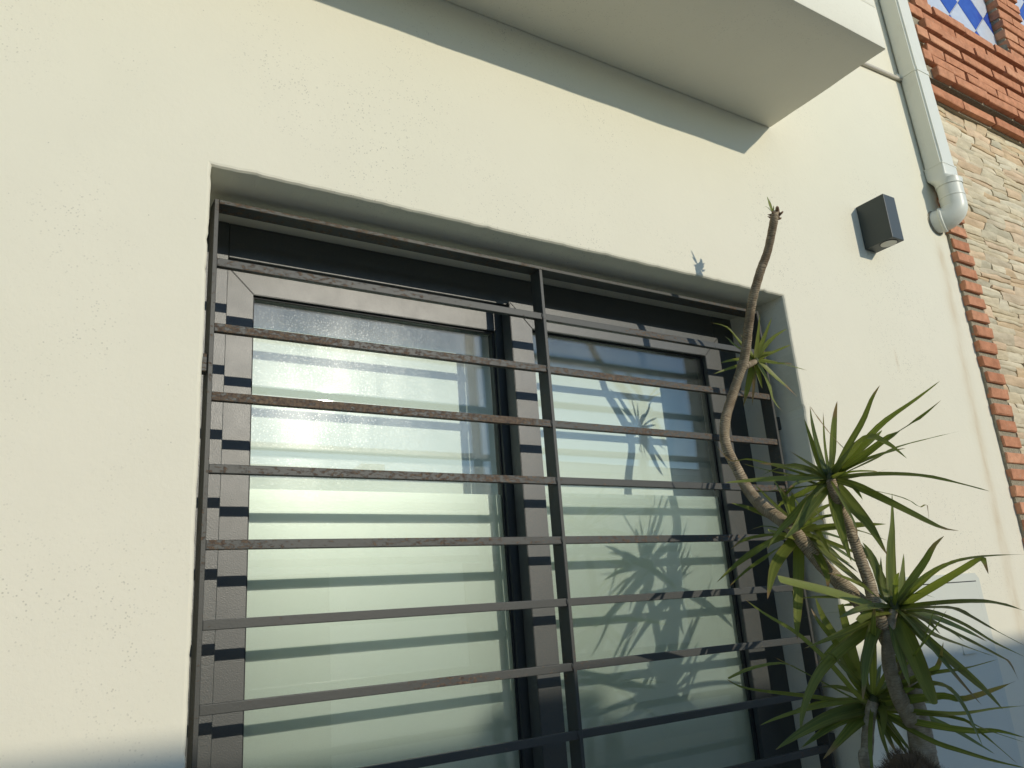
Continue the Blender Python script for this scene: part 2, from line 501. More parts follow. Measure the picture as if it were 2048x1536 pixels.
# ------------------------------------------------------------------ surveyed plant: leaf spines (metres), width, tone, dryness
TUFT = (1.5328, -0.3700, 1.1275)
LEAVES={
'H1':[
([(1.6376,-0.2142,2.4795),(1.6295,-0.2164,2.5008),(1.6216,-0.2177,2.5192)],0.0075,0.40,0.10),
([(1.6359,-0.2131,2.4797),(1.6261,-0.2107,2.4909),(1.6179,-0.2067,2.4949)],0.0054,0.40,0.20),
([(1.6388,-0.215,2.4794),(1.6394,-0.2184,2.4882),(1.6387,-0.2204,2.4952)],0.0031,0.40,0.10),
],
'H2':[
([(1.7227,-0.0119,2.1508),(1.6823,-0.001,2.1949),(1.6505,0.0061,2.2338),(1.609,0.028,2.2485)],0.0124,1.00,0.30),
([(1.7259,-0.017,2.1596),(1.7254,-0.0327,2.2049),(1.7241,-0.0511,2.2594)],0.0105,0.95,0.10),
([(1.7299,-0.0196,2.1593),(1.7416,-0.0428,2.2036),(1.7531,-0.0668,2.2502)],0.0115,1.00,0.10),
([(1.7339,-0.0221,2.1589),(1.7622,-0.0541,2.1974),(1.7923,-0.0809,2.2175)],0.0115,1.00,0.10),
([(1.7384,-0.0233,2.154),(1.7739,-0.0487,2.1602)],0.0115,0.95,0.10),
([(1.7438,-0.0219,2.14),(1.7893,-0.0463,2.1249),(1.8517,-0.0789,2.1016)],0.0081,0.85,0.30),
([(1.7362,-0.0155,2.1361),(1.7721,-0.0252,2.0969),(1.8075,-0.0361,2.0622),(1.8344,-0.0434,2.0328)],0.0134,1.00,0.80),
([(1.7326,-0.0117,2.1319),(1.7617,-0.0123,2.0796),(1.7787,-0.0054,2.0284),(1.8016,-0.0101,1.9993)],0.0181,0.95,0.30),
([(1.729,-0.0078,2.1276),(1.7406,-0.0023,2.0904),(1.7494,0.0018,2.0625)],0.0181,0.75,0.20),
([(1.7249,-0.0053,2.128),(1.7287,0.0131,2.0687),(1.7296,0.0301,2.0188)],0.0086,0.95,1.00),
([(1.7213,-0.0014,2.1237),(1.7146,0.0219,2.0699),(1.7094,0.0428,2.0205)],0.0181,0.85,0.60),
([(1.7155,-0.0042,2.1423),(1.6792,0.0185,2.1453),(1.6437,0.0439,2.1392)],0.0134,1.00,0.10),
([(1.7124,0.001,2.1335),(1.6693,0.0327,2.1235),(1.6109,0.045,2.1035)],0.0095,0.65,0.20),
([(1.7155,-0.0042,2.1423),(1.664,0.0025,2.2191),(1.6314,0.0148,2.2444)],0.0095,0.95,0.20),
],
'H3':[
([(1.6065,-0.2467,1.7742),(1.6426,-0.2062,1.8432),(1.686,-0.1617,1.9309)],0.0172,0.40,0.20),
([(1.6093,-0.2497,1.7776),(1.6462,-0.2142,1.8497),(1.6777,-0.1887,1.911),(1.7051,-0.1709,1.9622)],0.0133,0.00,0.30),
([(1.5664,-0.2726,1.9222),(1.587,-0.2753,1.8915),(1.6255,-0.2828,1.8413),(1.6932,-0.3021,1.7706)],0.0046,0.00,1.00),
([(1.616,-0.2532,1.7752),(1.6663,-0.2217,1.8573),(1.7193,-0.196,1.9418)],0.0076,0.30,0.40),
([(1.6176,-0.2542,1.7751),(1.6634,-0.2392,1.8211),(1.7019,-0.2267,1.8623)],0.0107,0.30,0.20),
([(1.6244,-0.2572,1.7709),(1.6009,-0.327,1.8036),(1.5828,-0.3899,1.826),(1.5777,-0.4348,1.8011),(1.5632,-0.479,1.7578)],0.0236,0.50,0.10),
([(1.626,-0.2582,1.7708),(1.6233,-0.3387,1.8136),(1.6159,-0.4096,1.853),(1.6148,-0.4979,1.8851),(1.6105,-0.5577,1.9071)],0.0160,0.20,0.20),
([(1.6326,-0.2617,1.7684),(1.622,-0.3435,1.7937),(1.6076,-0.4189,1.8172),(1.591,-0.5013,1.836),(1.5679,-0.5727,1.8573)],0.0221,0.10,0.30),
([(1.6393,-0.2652,1.766),(1.6279,-0.357,1.78),(1.6133,-0.4292,1.7935),(1.5974,-0.5128,1.7936),(1.5785,-0.5878,1.7905)],0.0137,0.10,0.10),
([(1.6366,-0.2616,1.7608),(1.6457,-0.3189,1.7563),(1.6552,-0.3912,1.745),(1.6614,-0.4593,1.7272),(1.6632,-0.5228,1.7002),(1.661,-0.5777,1.6747)],0.0145,0.10,0.20),
([(1.6373,-0.2595,1.7536),(1.635,-0.3005,1.7348),(1.6266,-0.36,1.6988),(1.6092,-0.4371,1.6516),(1.5882,-0.5041,1.6124),(1.5762,-0.5447,1.6009)],0.0221,0.30,0.50),
([(1.6441,-0.2625,1.7494),(1.6377,-0.3174,1.7245),(1.628,-0.3798,1.7028),(1.6161,-0.4318,1.6801),(1.6055,-0.4594,1.6602),(1.5993,-0.4797,1.6621),(1.5655,-0.4952,1.6266)],0.0076,0.10,0.80),
([(1.6391,-0.2543,1.7353),(1.6123,-0.3048,1.6818),(1.5828,-0.3547,1.6317),(1.5348,-0.4106,1.5682)],0.0324,0.30,0.30),
([(1.6301,-0.2461,1.7288),(1.5901,-0.2727,1.6753),(1.5469,-0.3082,1.6166),(1.504,-0.3469,1.5618)],0.0274,0.30,0.10),
([(1.61,-0.2361,1.7377),(1.547,-0.2393,1.6946),(1.4829,-0.2449,1.6497),(1.4279,-0.2485,1.6213)],0.0286,0.20,0.10),
([(1.6065,-0.2352,1.7416),(1.6209,-0.1759,1.7325),(1.6303,-0.1145,1.7306),(1.637,-0.0526,1.7302)],0.0183,0.30,0.20),
([(1.6057,-0.2373,1.7489),(1.6173,-0.1591,1.753),(1.6263,-0.0524,1.7612),(1.6274,-0.0152,1.7674)],0.0107,0.20,0.10),
([(1.6018,-0.2374,1.7565),(1.6107,-0.1698,1.7788),(1.6179,-0.0705,1.8141),(1.6193,-0.0044,1.8419)],0.0126,0.40,0.20),
([(1.6007,-0.2405,1.7674),(1.6085,-0.1943,1.796),(1.6119,-0.1465,1.8115),(1.618,-0.0847,1.8072),(1.6232,-0.0363,1.7996)],0.0213,0.60,0.20),
([(1.6015,-0.2442,1.7764),(1.6189,-0.1981,1.8076),(1.6386,-0.1375,1.8495)],0.0152,0.40,0.50),
([(1.5982,-0.2364,1.7604),(1.5999,-0.1355,1.8071),(1.5945,-0.044,1.8458),(1.5896,0.0113,1.8525),(1.5798,0.045,1.8985)],0.0076,0.50,0.80),
([(1.6498,-0.2687,1.7561),(1.6295,-0.3371,1.7505),(1.6015,-0.4118,1.7507)],0.0069,0.10,0.20),
([(1.6534,-0.2696,1.7522),(1.6288,-0.3064,1.7224),(1.6038,-0.3344,1.6953)],0.0114,0.30,0.20),
([(1.6029,-0.2342,1.7455),(1.6026,-0.1832,1.7662),(1.6175,-0.1166,1.7381),(1.6444,-0.0664,1.7014)],0.0099,0.40,0.30),
],
'H4':[
([(1.6407,-0.094,1.6733),(1.6529,-0.0187,1.7083),(1.659,0.0363,1.7334),(1.6034,0.045,1.7469)],0.0234,0.40,0.20),
([(1.6506,-0.1016,1.6763),(1.6721,-0.043,1.7258),(1.6976,0.0402,1.8003)],0.0162,0.40,0.20),
([(1.657,-0.107,1.6796),(1.6884,-0.0753,1.7211),(1.7144,-0.0321,1.7665)],0.0121,0.30,0.10),
([(1.6612,-0.1069,1.6716),(1.7102,-0.083,1.7202),(1.7282,-0.0501,1.7552)],0.0121,0.50,0.10),
([(1.6388,-0.0874,1.6581),(1.6518,-0.0138,1.6797),(1.6555,0.045,1.6746)],0.0081,0.50,0.60),
([(1.6498,-0.0916,1.6495),(1.6451,-0.0377,1.6398),(1.6423,0.0281,1.6183),(1.5877,0.045,1.5882),(1.5121,0.045,1.5485)],0.0234,0.50,0.20),
([(1.654,-0.0915,1.6415),(1.666,0.0026,1.607),(1.627,0.045,1.5749),(1.5515,0.045,1.5351)],0.0129,0.40,0.30),
([(1.6578,-0.0926,1.6373),(1.5723,-0.103,1.5868),(1.5232,-0.1165,1.5456),(1.4748,-0.1364,1.499)],0.0275,0.50,0.40),
([(1.667,-0.0966,1.6317),(1.6187,-0.119,1.5547),(1.5683,-0.1419,1.4827),(1.5323,-0.1585,1.4354),(1.5134,-0.1694,1.4093)],0.0252,0.60,0.30),
([(1.6361,-0.0831,1.6506),(1.6416,-0.0071,1.6557),(1.6252,0.045,1.6495),(1.5781,0.045,1.6274)],0.0133,0.40,0.60),
([(1.6844,-0.1119,1.6428),(1.6555,-0.1527,1.5955),(1.6181,-0.1972,1.5435),(1.5837,-0.2181,1.5106)],0.0234,0.60,0.50),
([(1.684,-0.113,1.6467),(1.6609,-0.1831,1.5847),(1.6358,-0.2551,1.5311),(1.6057,-0.3256,1.4822)],0.0283,0.50,0.10),
([(1.6897,-0.1206,1.6577),(1.6683,-0.167,1.6208),(1.639,-0.2244,1.5774),(1.6231,-0.255,1.5567)],0.0194,0.50,0.20),
([(1.6923,-0.125,1.6652),(1.6723,-0.1583,1.6373),(1.6322,-0.2057,1.5905)],0.0162,0.40,0.10),
([(1.6718,-0.1122,1.6669),(1.7157,-0.1006,1.7052),(1.7759,-0.0925,1.745)],0.0121,0.60,0.40),
([(1.6756,-0.1132,1.6627),(1.7044,-0.1025,1.6844),(1.7469,-0.0952,1.7001)],0.0073,0.30,1.00),
([(1.6893,-0.1217,1.6616),(1.6847,-0.1523,1.6537),(1.6741,-0.2102,1.6502),(1.6596,-0.2739,1.6346),(1.6337,-0.3538,1.6035)],0.0133,0.50,0.20),
([(1.6779,-0.1187,1.674),(1.659,-0.1629,1.6996),(1.6453,-0.1973,1.6596)],0.0101,0.50,0.50),
([(1.6786,-0.1045,1.6325),(1.6036,-0.1088,1.6457),(1.5425,-0.1131,1.656)],0.0141,0.90,0.00),
],
'H5':[
([(1.6735,-0.3125,1.4755),(1.7219,-0.2911,1.5373),(1.7701,-0.2738,1.5992),(1.8093,-0.2629,1.6488),(1.8645,-0.2445,1.7298)],0.0217,0.35,0.10),
([(1.682,-0.319,1.4781),(1.7414,-0.3034,1.5251),(1.7971,-0.2844,1.5792)],0.0168,0.50,0.20),
([(1.685,-0.3208,1.4779),(1.7343,-0.3078,1.511),(1.7787,-0.2902,1.55)],0.0119,0.40,0.20),
([(1.6639,-0.3088,1.4829),(1.7011,-0.275,1.5286),(1.7419,-0.2355,1.5853),(1.7575,-0.2099,1.6139)],0.0252,0.35,0.10),
([(1.6603,-0.3089,1.4899),(1.6971,-0.2815,1.5283),(1.7472,-0.2569,1.5757)],0.0119,0.40,0.10),
([(1.6886,-0.3207,1.4709),(1.6687,-0.3894,1.5077),(1.6476,-0.4651,1.5412),(1.6341,-0.5395,1.5502),(1.6115,-0.6359,1.5456)],0.0182,0.15,0.20),
([(1.6949,-0.3235,1.4671),(1.6792,-0.3942,1.4938),(1.6585,-0.471,1.5213),(1.6357,-0.5407,1.5455),(1.6309,-0.5506,1.537),(1.6136,-0.5621,1.5154)],0.0203,0.70,0.50),
([(1.6896,-0.3178,1.4609),(1.6678,-0.4192,1.4669),(1.6386,-0.5173,1.4663),(1.616,-0.5755,1.4585),(1.5918,-0.6238,1.4447)],0.0147,0.10,0.20),
([(1.6986,-0.3229,1.4585),(1.6747,-0.4366,1.4561),(1.656,-0.4883,1.4363),(1.6316,-0.5388,1.4123),(1.5929,-0.6086,1.3841)],0.0161,0.00,0.10),
([(1.7021,-0.3233,1.4532),(1.69,-0.3846,1.4496),(1.6662,-0.4605,1.4243),(1.63,-0.5341,1.3892),(1.5917,-0.6046,1.3651)],0.0116,0.00,0.10),
([(1.6993,-0.321,1.4518),(1.6793,-0.4021,1.4221),(1.6519,-0.4767,1.3913),(1.6197,-0.5452,1.364),(1.6068,-0.5666,1.3539),(1.5732,-0.5921,1.3273)],0.0105,0.10,0.80),
([(1.7028,-0.3214,1.4465),(1.6746,-0.384,1.4069),(1.6449,-0.4626,1.3829),(1.6104,-0.5384,1.3648)],0.0217,0.20,0.10),
([(1.6972,-0.3167,1.4437),(1.6704,-0.3675,1.4011),(1.6404,-0.4276,1.3622),(1.6063,-0.4864,1.3273),(1.5774,-0.5291,1.3031),(1.5457,-0.5668,1.2798)],0.0252,0.25,0.10),
([(1.6838,-0.3084,1.4448),(1.6451,-0.3462,1.3969),(1.5965,-0.3924,1.3445),(1.5384,-0.4417,1.2927),(1.5281,-0.4506,1.2843)],0.0378,0.40,0.10),
([(1.6794,-0.3056,1.4451),(1.6206,-0.3382,1.3892),(1.5755,-0.3713,1.3461),(1.5363,-0.4017,1.3117)],0.0308,0.30,0.30),
([(1.6587,-0.2927,1.4468),(1.5924,-0.3015,1.4079),(1.5187,-0.3241,1.3506),(1.4487,-0.3531,1.2958)],0.0266,0.35,0.40),
([(1.6583,-0.2936,1.4502),(1.5988,-0.2709,1.4113),(1.5411,-0.25,1.38),(1.4909,-0.2317,1.3425),(1.4534,-0.2187,1.2957),(1.4328,-0.213,1.2578),(1.4234,-0.2122,1.2286)],0.0231,0.40,0.30),
([(1.6494,-0.2881,1.4509),(1.5726,-0.2815,1.4293),(1.4935,-0.2763,1.4122),(1.402,-0.2726,1.3972)],0.0189,0.30,0.30),
([(1.6725,-0.3048,1.4557),(1.6864,-0.2161,1.457),(1.6952,-0.1234,1.4569),(1.7006,-0.0381,1.4468)],0.0070,0.10,0.20),
([(1.6754,-0.3067,1.4554),(1.6196,-0.3005,1.4688),(1.509,-0.2919,1.501),(1.4121,-0.2834,1.5234),(1.3519,-0.2788,1.5372)],0.0245,1.00,0.00),
([(1.6784,-0.3085,1.4552),(1.628,-0.3074,1.4563),(1.5781,-0.3056,1.451),(1.5508,-0.3048,1.4397)],0.0203,0.90,0.00),
([(1.6913,-0.3236,1.474),(1.6702,-0.3698,1.4891),(1.6463,-0.4273,1.4771)],0.0049,0.50,0.30),
([(1.7057,-0.3232,1.4463),(1.6832,-0.3741,1.4324),(1.6496,-0.4188,1.4048)],0.0210,0.30,0.30),
],
'H6':[
([(1.6182,-0.2274,1.2751),(1.5982,-0.174,1.3552),(1.5716,-0.1215,1.4198),(1.5385,-0.0662,1.4663),(1.5161,-0.0302,1.5039)],0.0104,0.90,0.30),
([(1.6254,-0.2272,1.2613),(1.5992,-0.1352,1.2766),(1.5443,0.0221,1.2958),(1.4983,0.045,1.3212)],0.0125,0.40,0.40),
([(1.3677,-0.0859,1.3385),(1.4039,-0.1154,1.3553),(1.4554,-0.1521,1.3635),(1.4914,-0.1718,1.353)],0.0069,0.50,0.60),
([(1.6316,-0.2299,1.2575),(1.5263,-0.2256,1.2536),(1.4221,-0.2226,1.2355),(1.329,-0.2229,1.2126)],0.0298,0.20,0.20),
([(1.6351,-0.2298,1.2506),(1.5587,-0.2348,1.2253),(1.4336,-0.2487,1.1829)],0.0298,0.30,0.50),
([(1.6289,-0.2271,1.2544),(1.5215,-0.2259,1.2386),(1.3961,-0.2293,1.2068)],0.0263,0.10,0.20),
([(1.6055,-0.2333,1.3156),(1.6566,-0.1669,1.3849),(1.6935,-0.1093,1.4483),(1.7206,-0.0756,1.4954)],0.0250,0.70,0.10),
([(1.6107,-0.2389,1.3217),(1.6823,-0.178,1.4039),(1.7358,-0.1331,1.4746)],0.0194,0.90,0.00),
([(1.6182,-0.2482,1.3342),(1.6818,-0.2212,1.3824),(1.729,-0.2016,1.4214)],0.0166,0.90,0.10),
([(1.6381,-0.2421,1.28),(1.6955,-0.2226,1.3133),(1.7382,-0.2113,1.3365)],0.0201,0.30,0.10),
([(1.6472,-0.2466,1.2759),(1.721,-0.2393,1.3044),(1.7732,-0.2319,1.3336)],0.0194,0.30,0.10),
([(1.6534,-0.2493,1.2721),(1.6467,-0.322,1.2947),(1.6401,-0.3786,1.3095),(1.6346,-0.4236,1.3023),(1.6125,-0.4598,1.2681),(1.5851,-0.4855,1.2363),(1.5588,-0.5092,1.2089)],0.0166,0.40,0.10),
([(1.6573,-0.2483,1.262),(1.6578,-0.3285,1.275),(1.6553,-0.3943,1.2841),(1.6526,-0.4342,1.28),(1.6403,-0.5079,1.3015),(1.6278,-0.5594,1.3198)],0.0166,0.30,0.90),
([(1.6609,-0.2482,1.2551),(1.6604,-0.3561,1.2497),(1.655,-0.4265,1.2527),(1.6438,-0.4977,1.2664),(1.6295,-0.5651,1.2764)],0.0146,0.90,0.20),
([(1.6641,-0.2491,1.2515),(1.659,-0.3398,1.2505),(1.6465,-0.4287,1.2421),(1.6342,-0.4759,1.2294),(1.6075,-0.561,1.216)],0.0083,0.60,0.20),
([(1.6713,-0.2489,1.2378),(1.6621,-0.3427,1.2258),(1.6449,-0.4408,1.2227),(1.6297,-0.502,1.229),(1.6094,-0.5619,1.2238)],0.0132,0.20,0.20),
([(1.6654,-0.2453,1.2383),(1.6515,-0.3494,1.1973),(1.6399,-0.4188,1.1842),(1.6244,-0.4862,1.1758),(1.6052,-0.5517,1.1732)],0.0114,0.20,0.20),
([(1.6736,-0.2527,1.2442),(1.654,-0.4122,1.2446),(1.637,-0.4612,1.2252),(1.6198,-0.4961,1.2077),(1.589,-0.548,1.1818)],0.0069,0.50,0.30),
([(1.6459,-0.24,1.2596),(1.6341,-0.2646,1.2494),(1.5656,-0.3006,1.2078)],0.0250,0.60,0.00),
([(1.6625,-0.2434,1.2385),(1.6191,-0.3038,1.201),(1.5817,-0.3558,1.175)],0.0166,0.10,0.10),
([(1.6635,-0.2406,1.2286),(1.6169,-0.2995,1.1918),(1.5875,-0.3381,1.1724)],0.0132,0.10,0.20),
([(1.6609,-0.2378,1.2255),(1.6115,-0.2849,1.1913),(1.5867,-0.3116,1.176)],0.0146,0.10,0.90),
([(1.6586,-0.2549,1.2783),(1.6321,-0.384,1.3273),(1.6142,-0.4697,1.3408),(1.5883,-0.5546,1.3611)],0.0132,0.40,0.20),
([(1.658,-0.2568,1.2849),(1.6373,-0.3853,1.3314),(1.6272,-0.4154,1.348),(1.5849,-0.4603,1.3935)],0.0159,0.50,0.80),
([(1.6576,-0.2578,1.2882),(1.615,-0.3899,1.3828),(1.546,-0.4891,1.4754)],0.0045,0.50,0.30),
([(1.6606,-0.2596,1.288),(1.5931,-0.4287,1.4054),(1.5572,-0.4966,1.4536)],0.0045,0.60,0.30),
([(1.625,-0.2282,1.2646),(1.659,-0.0545,1.324),(1.6667,0.0409,1.3595)],0.0062,0.30,0.40),
],
}
STEMS={
'cane':[((1.646,-0.217,2.4775),0.0085),((1.6381,-0.214,2.4551),0.0105),((1.6506,-0.17,2.3904),0.0110),((1.6448,-0.137,2.3378),0.0115),((1.646,-0.097,2.274),0.0120),((1.6613,-0.058,2.218),0.0125),((1.6794,-0.012,2.1411),0.0130),((1.6735,0.032,2.0666),0.0130),((1.6417,0.055,1.9769),0.0135),((1.63,0.056,1.9064),0.0135),((1.6477,0.045,1.8362),0.0145),((1.6562,0.022,1.7718),0.0155),((1.6426,-0.03,1.7216),0.0160),((1.6516,-0.09,1.6654),0.0165),((1.6637,-0.15,1.5741),0.0170),((1.6588,-0.22,1.5),0.0175),((1.6682,-0.27,1.4368),0.0180),((1.6566,-0.3,1.3737),0.0180)],
'branch':[((1.6198,-0.25,1.7552),0.0125),((1.6239,-0.257,1.7072),0.0120),((1.6378,-0.265,1.6372),0.0120),((1.6471,-0.272,1.5688),0.0125),((1.6489,-0.28,1.5185),0.0135),((1.6383,-0.29,1.4751),0.0140),((1.6402,-0.3,1.4165),0.0145)],
'twig':[((1.7339,-0.008,2.1385),0.0070),((1.7002,-0.01,2.1252),0.0090),((1.6852,0.,2.1164),0.0090)],
'trunk':[((1.6726,-0.309,1.4543),0.0095),((1.6498,-0.305,1.4136),0.0125),((1.6345,-0.3,1.3468),0.0145),((1.6477,-0.3,1.2809),0.0170),((1.6786,-0.3,1.2246),0.0190)],
'main':[((1.6945,-0.3,1.3603),0.0160),((1.6927,-0.3,1.3241),0.0190),((1.6967,-0.3,1.2534),0.0225),((1.6946,-0.3,1.1781),0.0260),((1.6911,-0.3,1.1396),0.0280)],
'low':[((1.6408,-0.24,1.2691),0.0120),((1.6129,-0.24,1.2278),0.0125),((1.5827,-0.245,1.1789),0.0130),((1.5635,-0.25,1.1475),0.0130)],
}
HEADS={'H1':(1.6406,-0.214,2.4734),'H2':(1.7272,-0.01,2.1371),'H3':(1.6205,-0.25,1.7576),'H4':(1.6593,-0.1,1.6555),'H5':(1.6761,-0.31,1.4636),'H6':(1.6408,-0.24,1.2691)}

# ------------------------------------------------------------------ ground and street
def structure(name, bm, mat):
    o = obj(name, bm, mat)
    o['kind'] = 'structure'
    return o
structure('ground', bbox(-60, 60, -70, 30, -0.30, -0.012), M['street'])
structure('street', bbox(-40, 40, -5.2, -1.1, -0.011, 0.0), M['street'])
structure('pavement', bbox(-40, 40, -1.1, -0.002, -0.011, 0.12, 0.01), M['paving'])
structure('pavement_opposite', bbox(-40, 40, -5.98, -5.2, -0.011, 0.12, 0.01), M['paving'])

# ------------------------------------------------------------------ the cream house
XL, XR, ZB, ZT = 0.267, 1.914, 0.90, 2.370       # window opening
house = empty('cream_house', (1.0, 0.2, 0.0))
tag(house, 'cream plastered house front with a deep window recess and overhanging balcony', 'house')

def wall_with_opening():
    bm = bmesh.new()
    X0, X1, Z0, Z1, Y1 = -3.2, 2.966, 0.0, 6.2, 0.46
    def contour():
        pts = []
        step = 0.012
        def run(a, b):
            L = (Vector(b) - Vector(a)).length
            n = int(L / step)
            for i in range(n): pts.append((a[0] + (b[0] - a[0]) * i / n, a[1] + (b[1] - a[1]) * i / n))
        xr2 = XR + 0.006                                   # the right jamb is not quite plumb
        run((XL, ZB), (XL, ZT)); pts.append('c')
        run((XL, ZT), (XR, ZT)); pts.append('c')
        run((XR, ZT), (xr2, ZB)); pts.append('c')
        run((xr2, ZB), (XL, ZB)); pts.append('c')
        return pts
    raw = contour()
    sides, cur = [], []
    for p in raw:
        if p == 'c': sides.append(cur); cur = []
        else: cur.append(p)
    cx_, cz_ = (XL + XR) / 2, (ZB + ZT) / 2
    rings = {}
    order = [p for s in sides for p in s]
    def jit(p, amp, sc, seed): return amp * (noise.noise(Vector((p[0] * sc, p[1] * sc, seed))))
    def chip(p): 
        v = noise.noise(Vector((p[0] * 38, p[1] * 38, 3.3)))
        return max(0.0, v - 0.32) * 0.012
    def out(p, d):
        # offset away from the opening centre, along the side's normal
        x, z = p
        e = 1e-4
        dx = -d if x < XL + e else (d if x > XR - 1e-3 + e else 0)
        dz = d if z > ZT - e else (-d if z < ZB + e else 0)
        return x + dx, z + dz
    specs = [(0.0075, 0.0, 1.0), (0.003, 0.0013, 1.0), (0.0, 0.0055, 1.0), (0.0, 0.06, 0.5), (0.0, 0.46, 0.0)]
    R = []
    for off, y, k in specs:
        ring = []
        for p in order:
            j = (jit(p, 0.0016, 9, 1.0) + jit(p, 0.0012, 45, 2.0)) * k
            q = out(p, off + j + (chip(p) if k == 1.0 else 0))
            ring.append(bm.verts.new((q[0], y, q[1])))
        R.append(ring)
    n = len(order)
    for a, b in zip(R[:-1], R[1:]):
        for i in range(n):
            j = (i + 1) % n
            bm.faces.new((a[i], a[j], b[j], b[i]))
    O = [bm.verts.new((x, 0, z)) for x, z in ((X0, Z0), (X0, Z1), (X1, Z1), (X1, Z0))]
    c = [0, len(sides[0]), len(sides[0]) + len(sides[1]), len(sides[0]) + len(sides[1]) + len(sides[2])]
    f0 = R[0]
    # front sheet in four pieces round the opening
    bm.faces.new([O[0], O[1]] + [f0[i] for i in range(c[1], c[0] - 1, -1)])
    bm.faces.new([O[1], O[2]] + [f0[i] for i in range(c[2], c[1] - 1, -1)])
    bm.faces.new([O[2], O[3]] + [f0[i] for i in range(c[3], c[2] - 1, -1)])
    bm.faces.new([O[3], O[0], f0[0]] + [f0[i] for i in range(n - 1, c[3] - 1, -1)])
    B = [bm.verts.new((x, Y1, z)) for x, z in ((X0, Z0), (X0, Z1), (X1, Z1), (X1, Z0))]
    for i in range(4):
        j = (i + 1) % 4
        bm.faces.new((O[i], B[i], B[j], O[j]))
    return bm
wall = obj('wall', wall_with_opening(), M['wall'], house)
# the dark room behind the window keeps daylight out
room = bmesh.new()
for b in ((-0.4, 2.6, 2.40, 2.46, 0.3, 3.0), (-0.46, -0.4, 0.46, 2.46, 0.3, 3.0), (2.6, 2.66, 0.46, 2.46, 0.3, 3.0), (-0.4, 2.6, 0.46, 2.4, 2.94, 3.0), (-0.4, 2.6, 0.46, 2.4, 0.3, 0.36)):
    box(room, *b)
obj('room_shell', room, M['opp'], house)
obj('window_sill', bbox(XL + 0.002, XR + 0.003, -0.03, 0.214, ZB + 0.001, ZB + 0.03, 0.004), M['paving'], house)

# balcony: slab and parapets with slightly wavy arrises
def rough_box(x0, x1, y0, y1, z0, z1, amp=0.0016, step=0.05):
    bm = bmesh.new()
    nx, ny, nz = [max(1, min(80, int((b - a) / step))) for a, b in ((x0, x1), (y0, y1), (z0, z1))]
    box(bm, x0, x1, y0, y1, z0, z1, 0.006, 2)
    es = [e for e in bm.edges if abs(e.verts[0].co.x - e.verts[1].co.x) > 0.1]
    bmesh.ops.subdivide_edges(bm, edges=es, cuts=nx, use_grid_fill=True)
    es = [e for e in bm.edges if abs(e.verts[0].co.y - e.verts[1].co.y) > 0.1]
    bmesh.ops.subdivide_edges(bm, edges=es, cuts=ny, use_grid_fill=True)
    for v in bm.verts:
        p = v.co
        k = noise.noise(p * 7) * amp + noise.noise(p * 31) * amp * 0.6
        v.co = p + Vector((0, k * 0.4, k))
    return bm
balcony = obj('balcony', rough_box(-2.6, 1.999, -0.422, -0.0005, 2.9776, 3.12), M['balcony'], house, True, 40)
obj('parapet', bbox(-2.6, 1.998, -0.421, -0.30, 3.1205, 4.02, 0.006, 2), M['balcony'], balcony)
obj('parapet', bbox(1.878, 1.998, -0.2995, -0.001, 3.1205, 4.02, 0.006, 2), M['balcony'], balcony)
obj('parapet', bbox(-2.6, -2.48, -0.2995, -0.001, 3.1205, 4.02, 0.006, 2), M['balcony'], balcony)
cb = bmesh.new()
tube(cb, [(2.2, -0.008, 3.44), (2.5, -0.008, 3.4535), (2.75, -0.008, 3.4665), (2.93, -0.008, 3.475)], 0.008, 8)
obj('conduit', cb, M['conduit'], house, True)

# ---- window: outer frame, two sliding sashes with mitred members, panes, film
FY = 0.215
fr = bmesh.new()
def frame_ring(bm, x0, x1, z0, z1, w, y0, y1, bev=0.002):
    """four mitred members joined in one mesh"""
    for poly in mitre(x0, x1, z0, z1, w, 0): prism_y(bm, poly, y0, y1)
def mitre(x0, x1, z0, z1, w, gap):
    g = gap
    return [
        [(x0, z0 + g), (x0 + w, z0 + w + g), (x0 + w, z1 - w - g), (x0, z1 - g)],
        [(x1, z1 - g), (x1 - w, z1 - w - g), (x1 - w, z0 + w + g), (x1, z0 + g)],
        [(x0 + g, z1), (x0 + w + g, z1 - w), (x1 - w - g, z1 - w), (x1 - g, z1)],
        [(x1 - g, z0), (x1 - w - g, z0 + w), (x0 + w + g, z0 + w), (x0 + g, z0)]]
box(fr, XL + 0.0003, 0.351, FY, 0.30, ZB + 0.031, ZT - 0.0006, 0.0015)
box(fr, 1.829, XR + 0.004, FY, 0.30, ZB + 0.031, ZT - 0.0006, 0.0015)
box(fr, 0.3512, 1.8288, FY + 0.0006, 0.30, 2.287, ZT - 0.0008, 0.0015)
box(fr, 0.3512, 1.8288, FY + 0.0006, 0.30, ZB + 0.031, 0.985, 0.0015)
window = obj('window', fr, M['frame'], house)
window['label'] = 'sliding window with anthracite frame set deep in the recess'
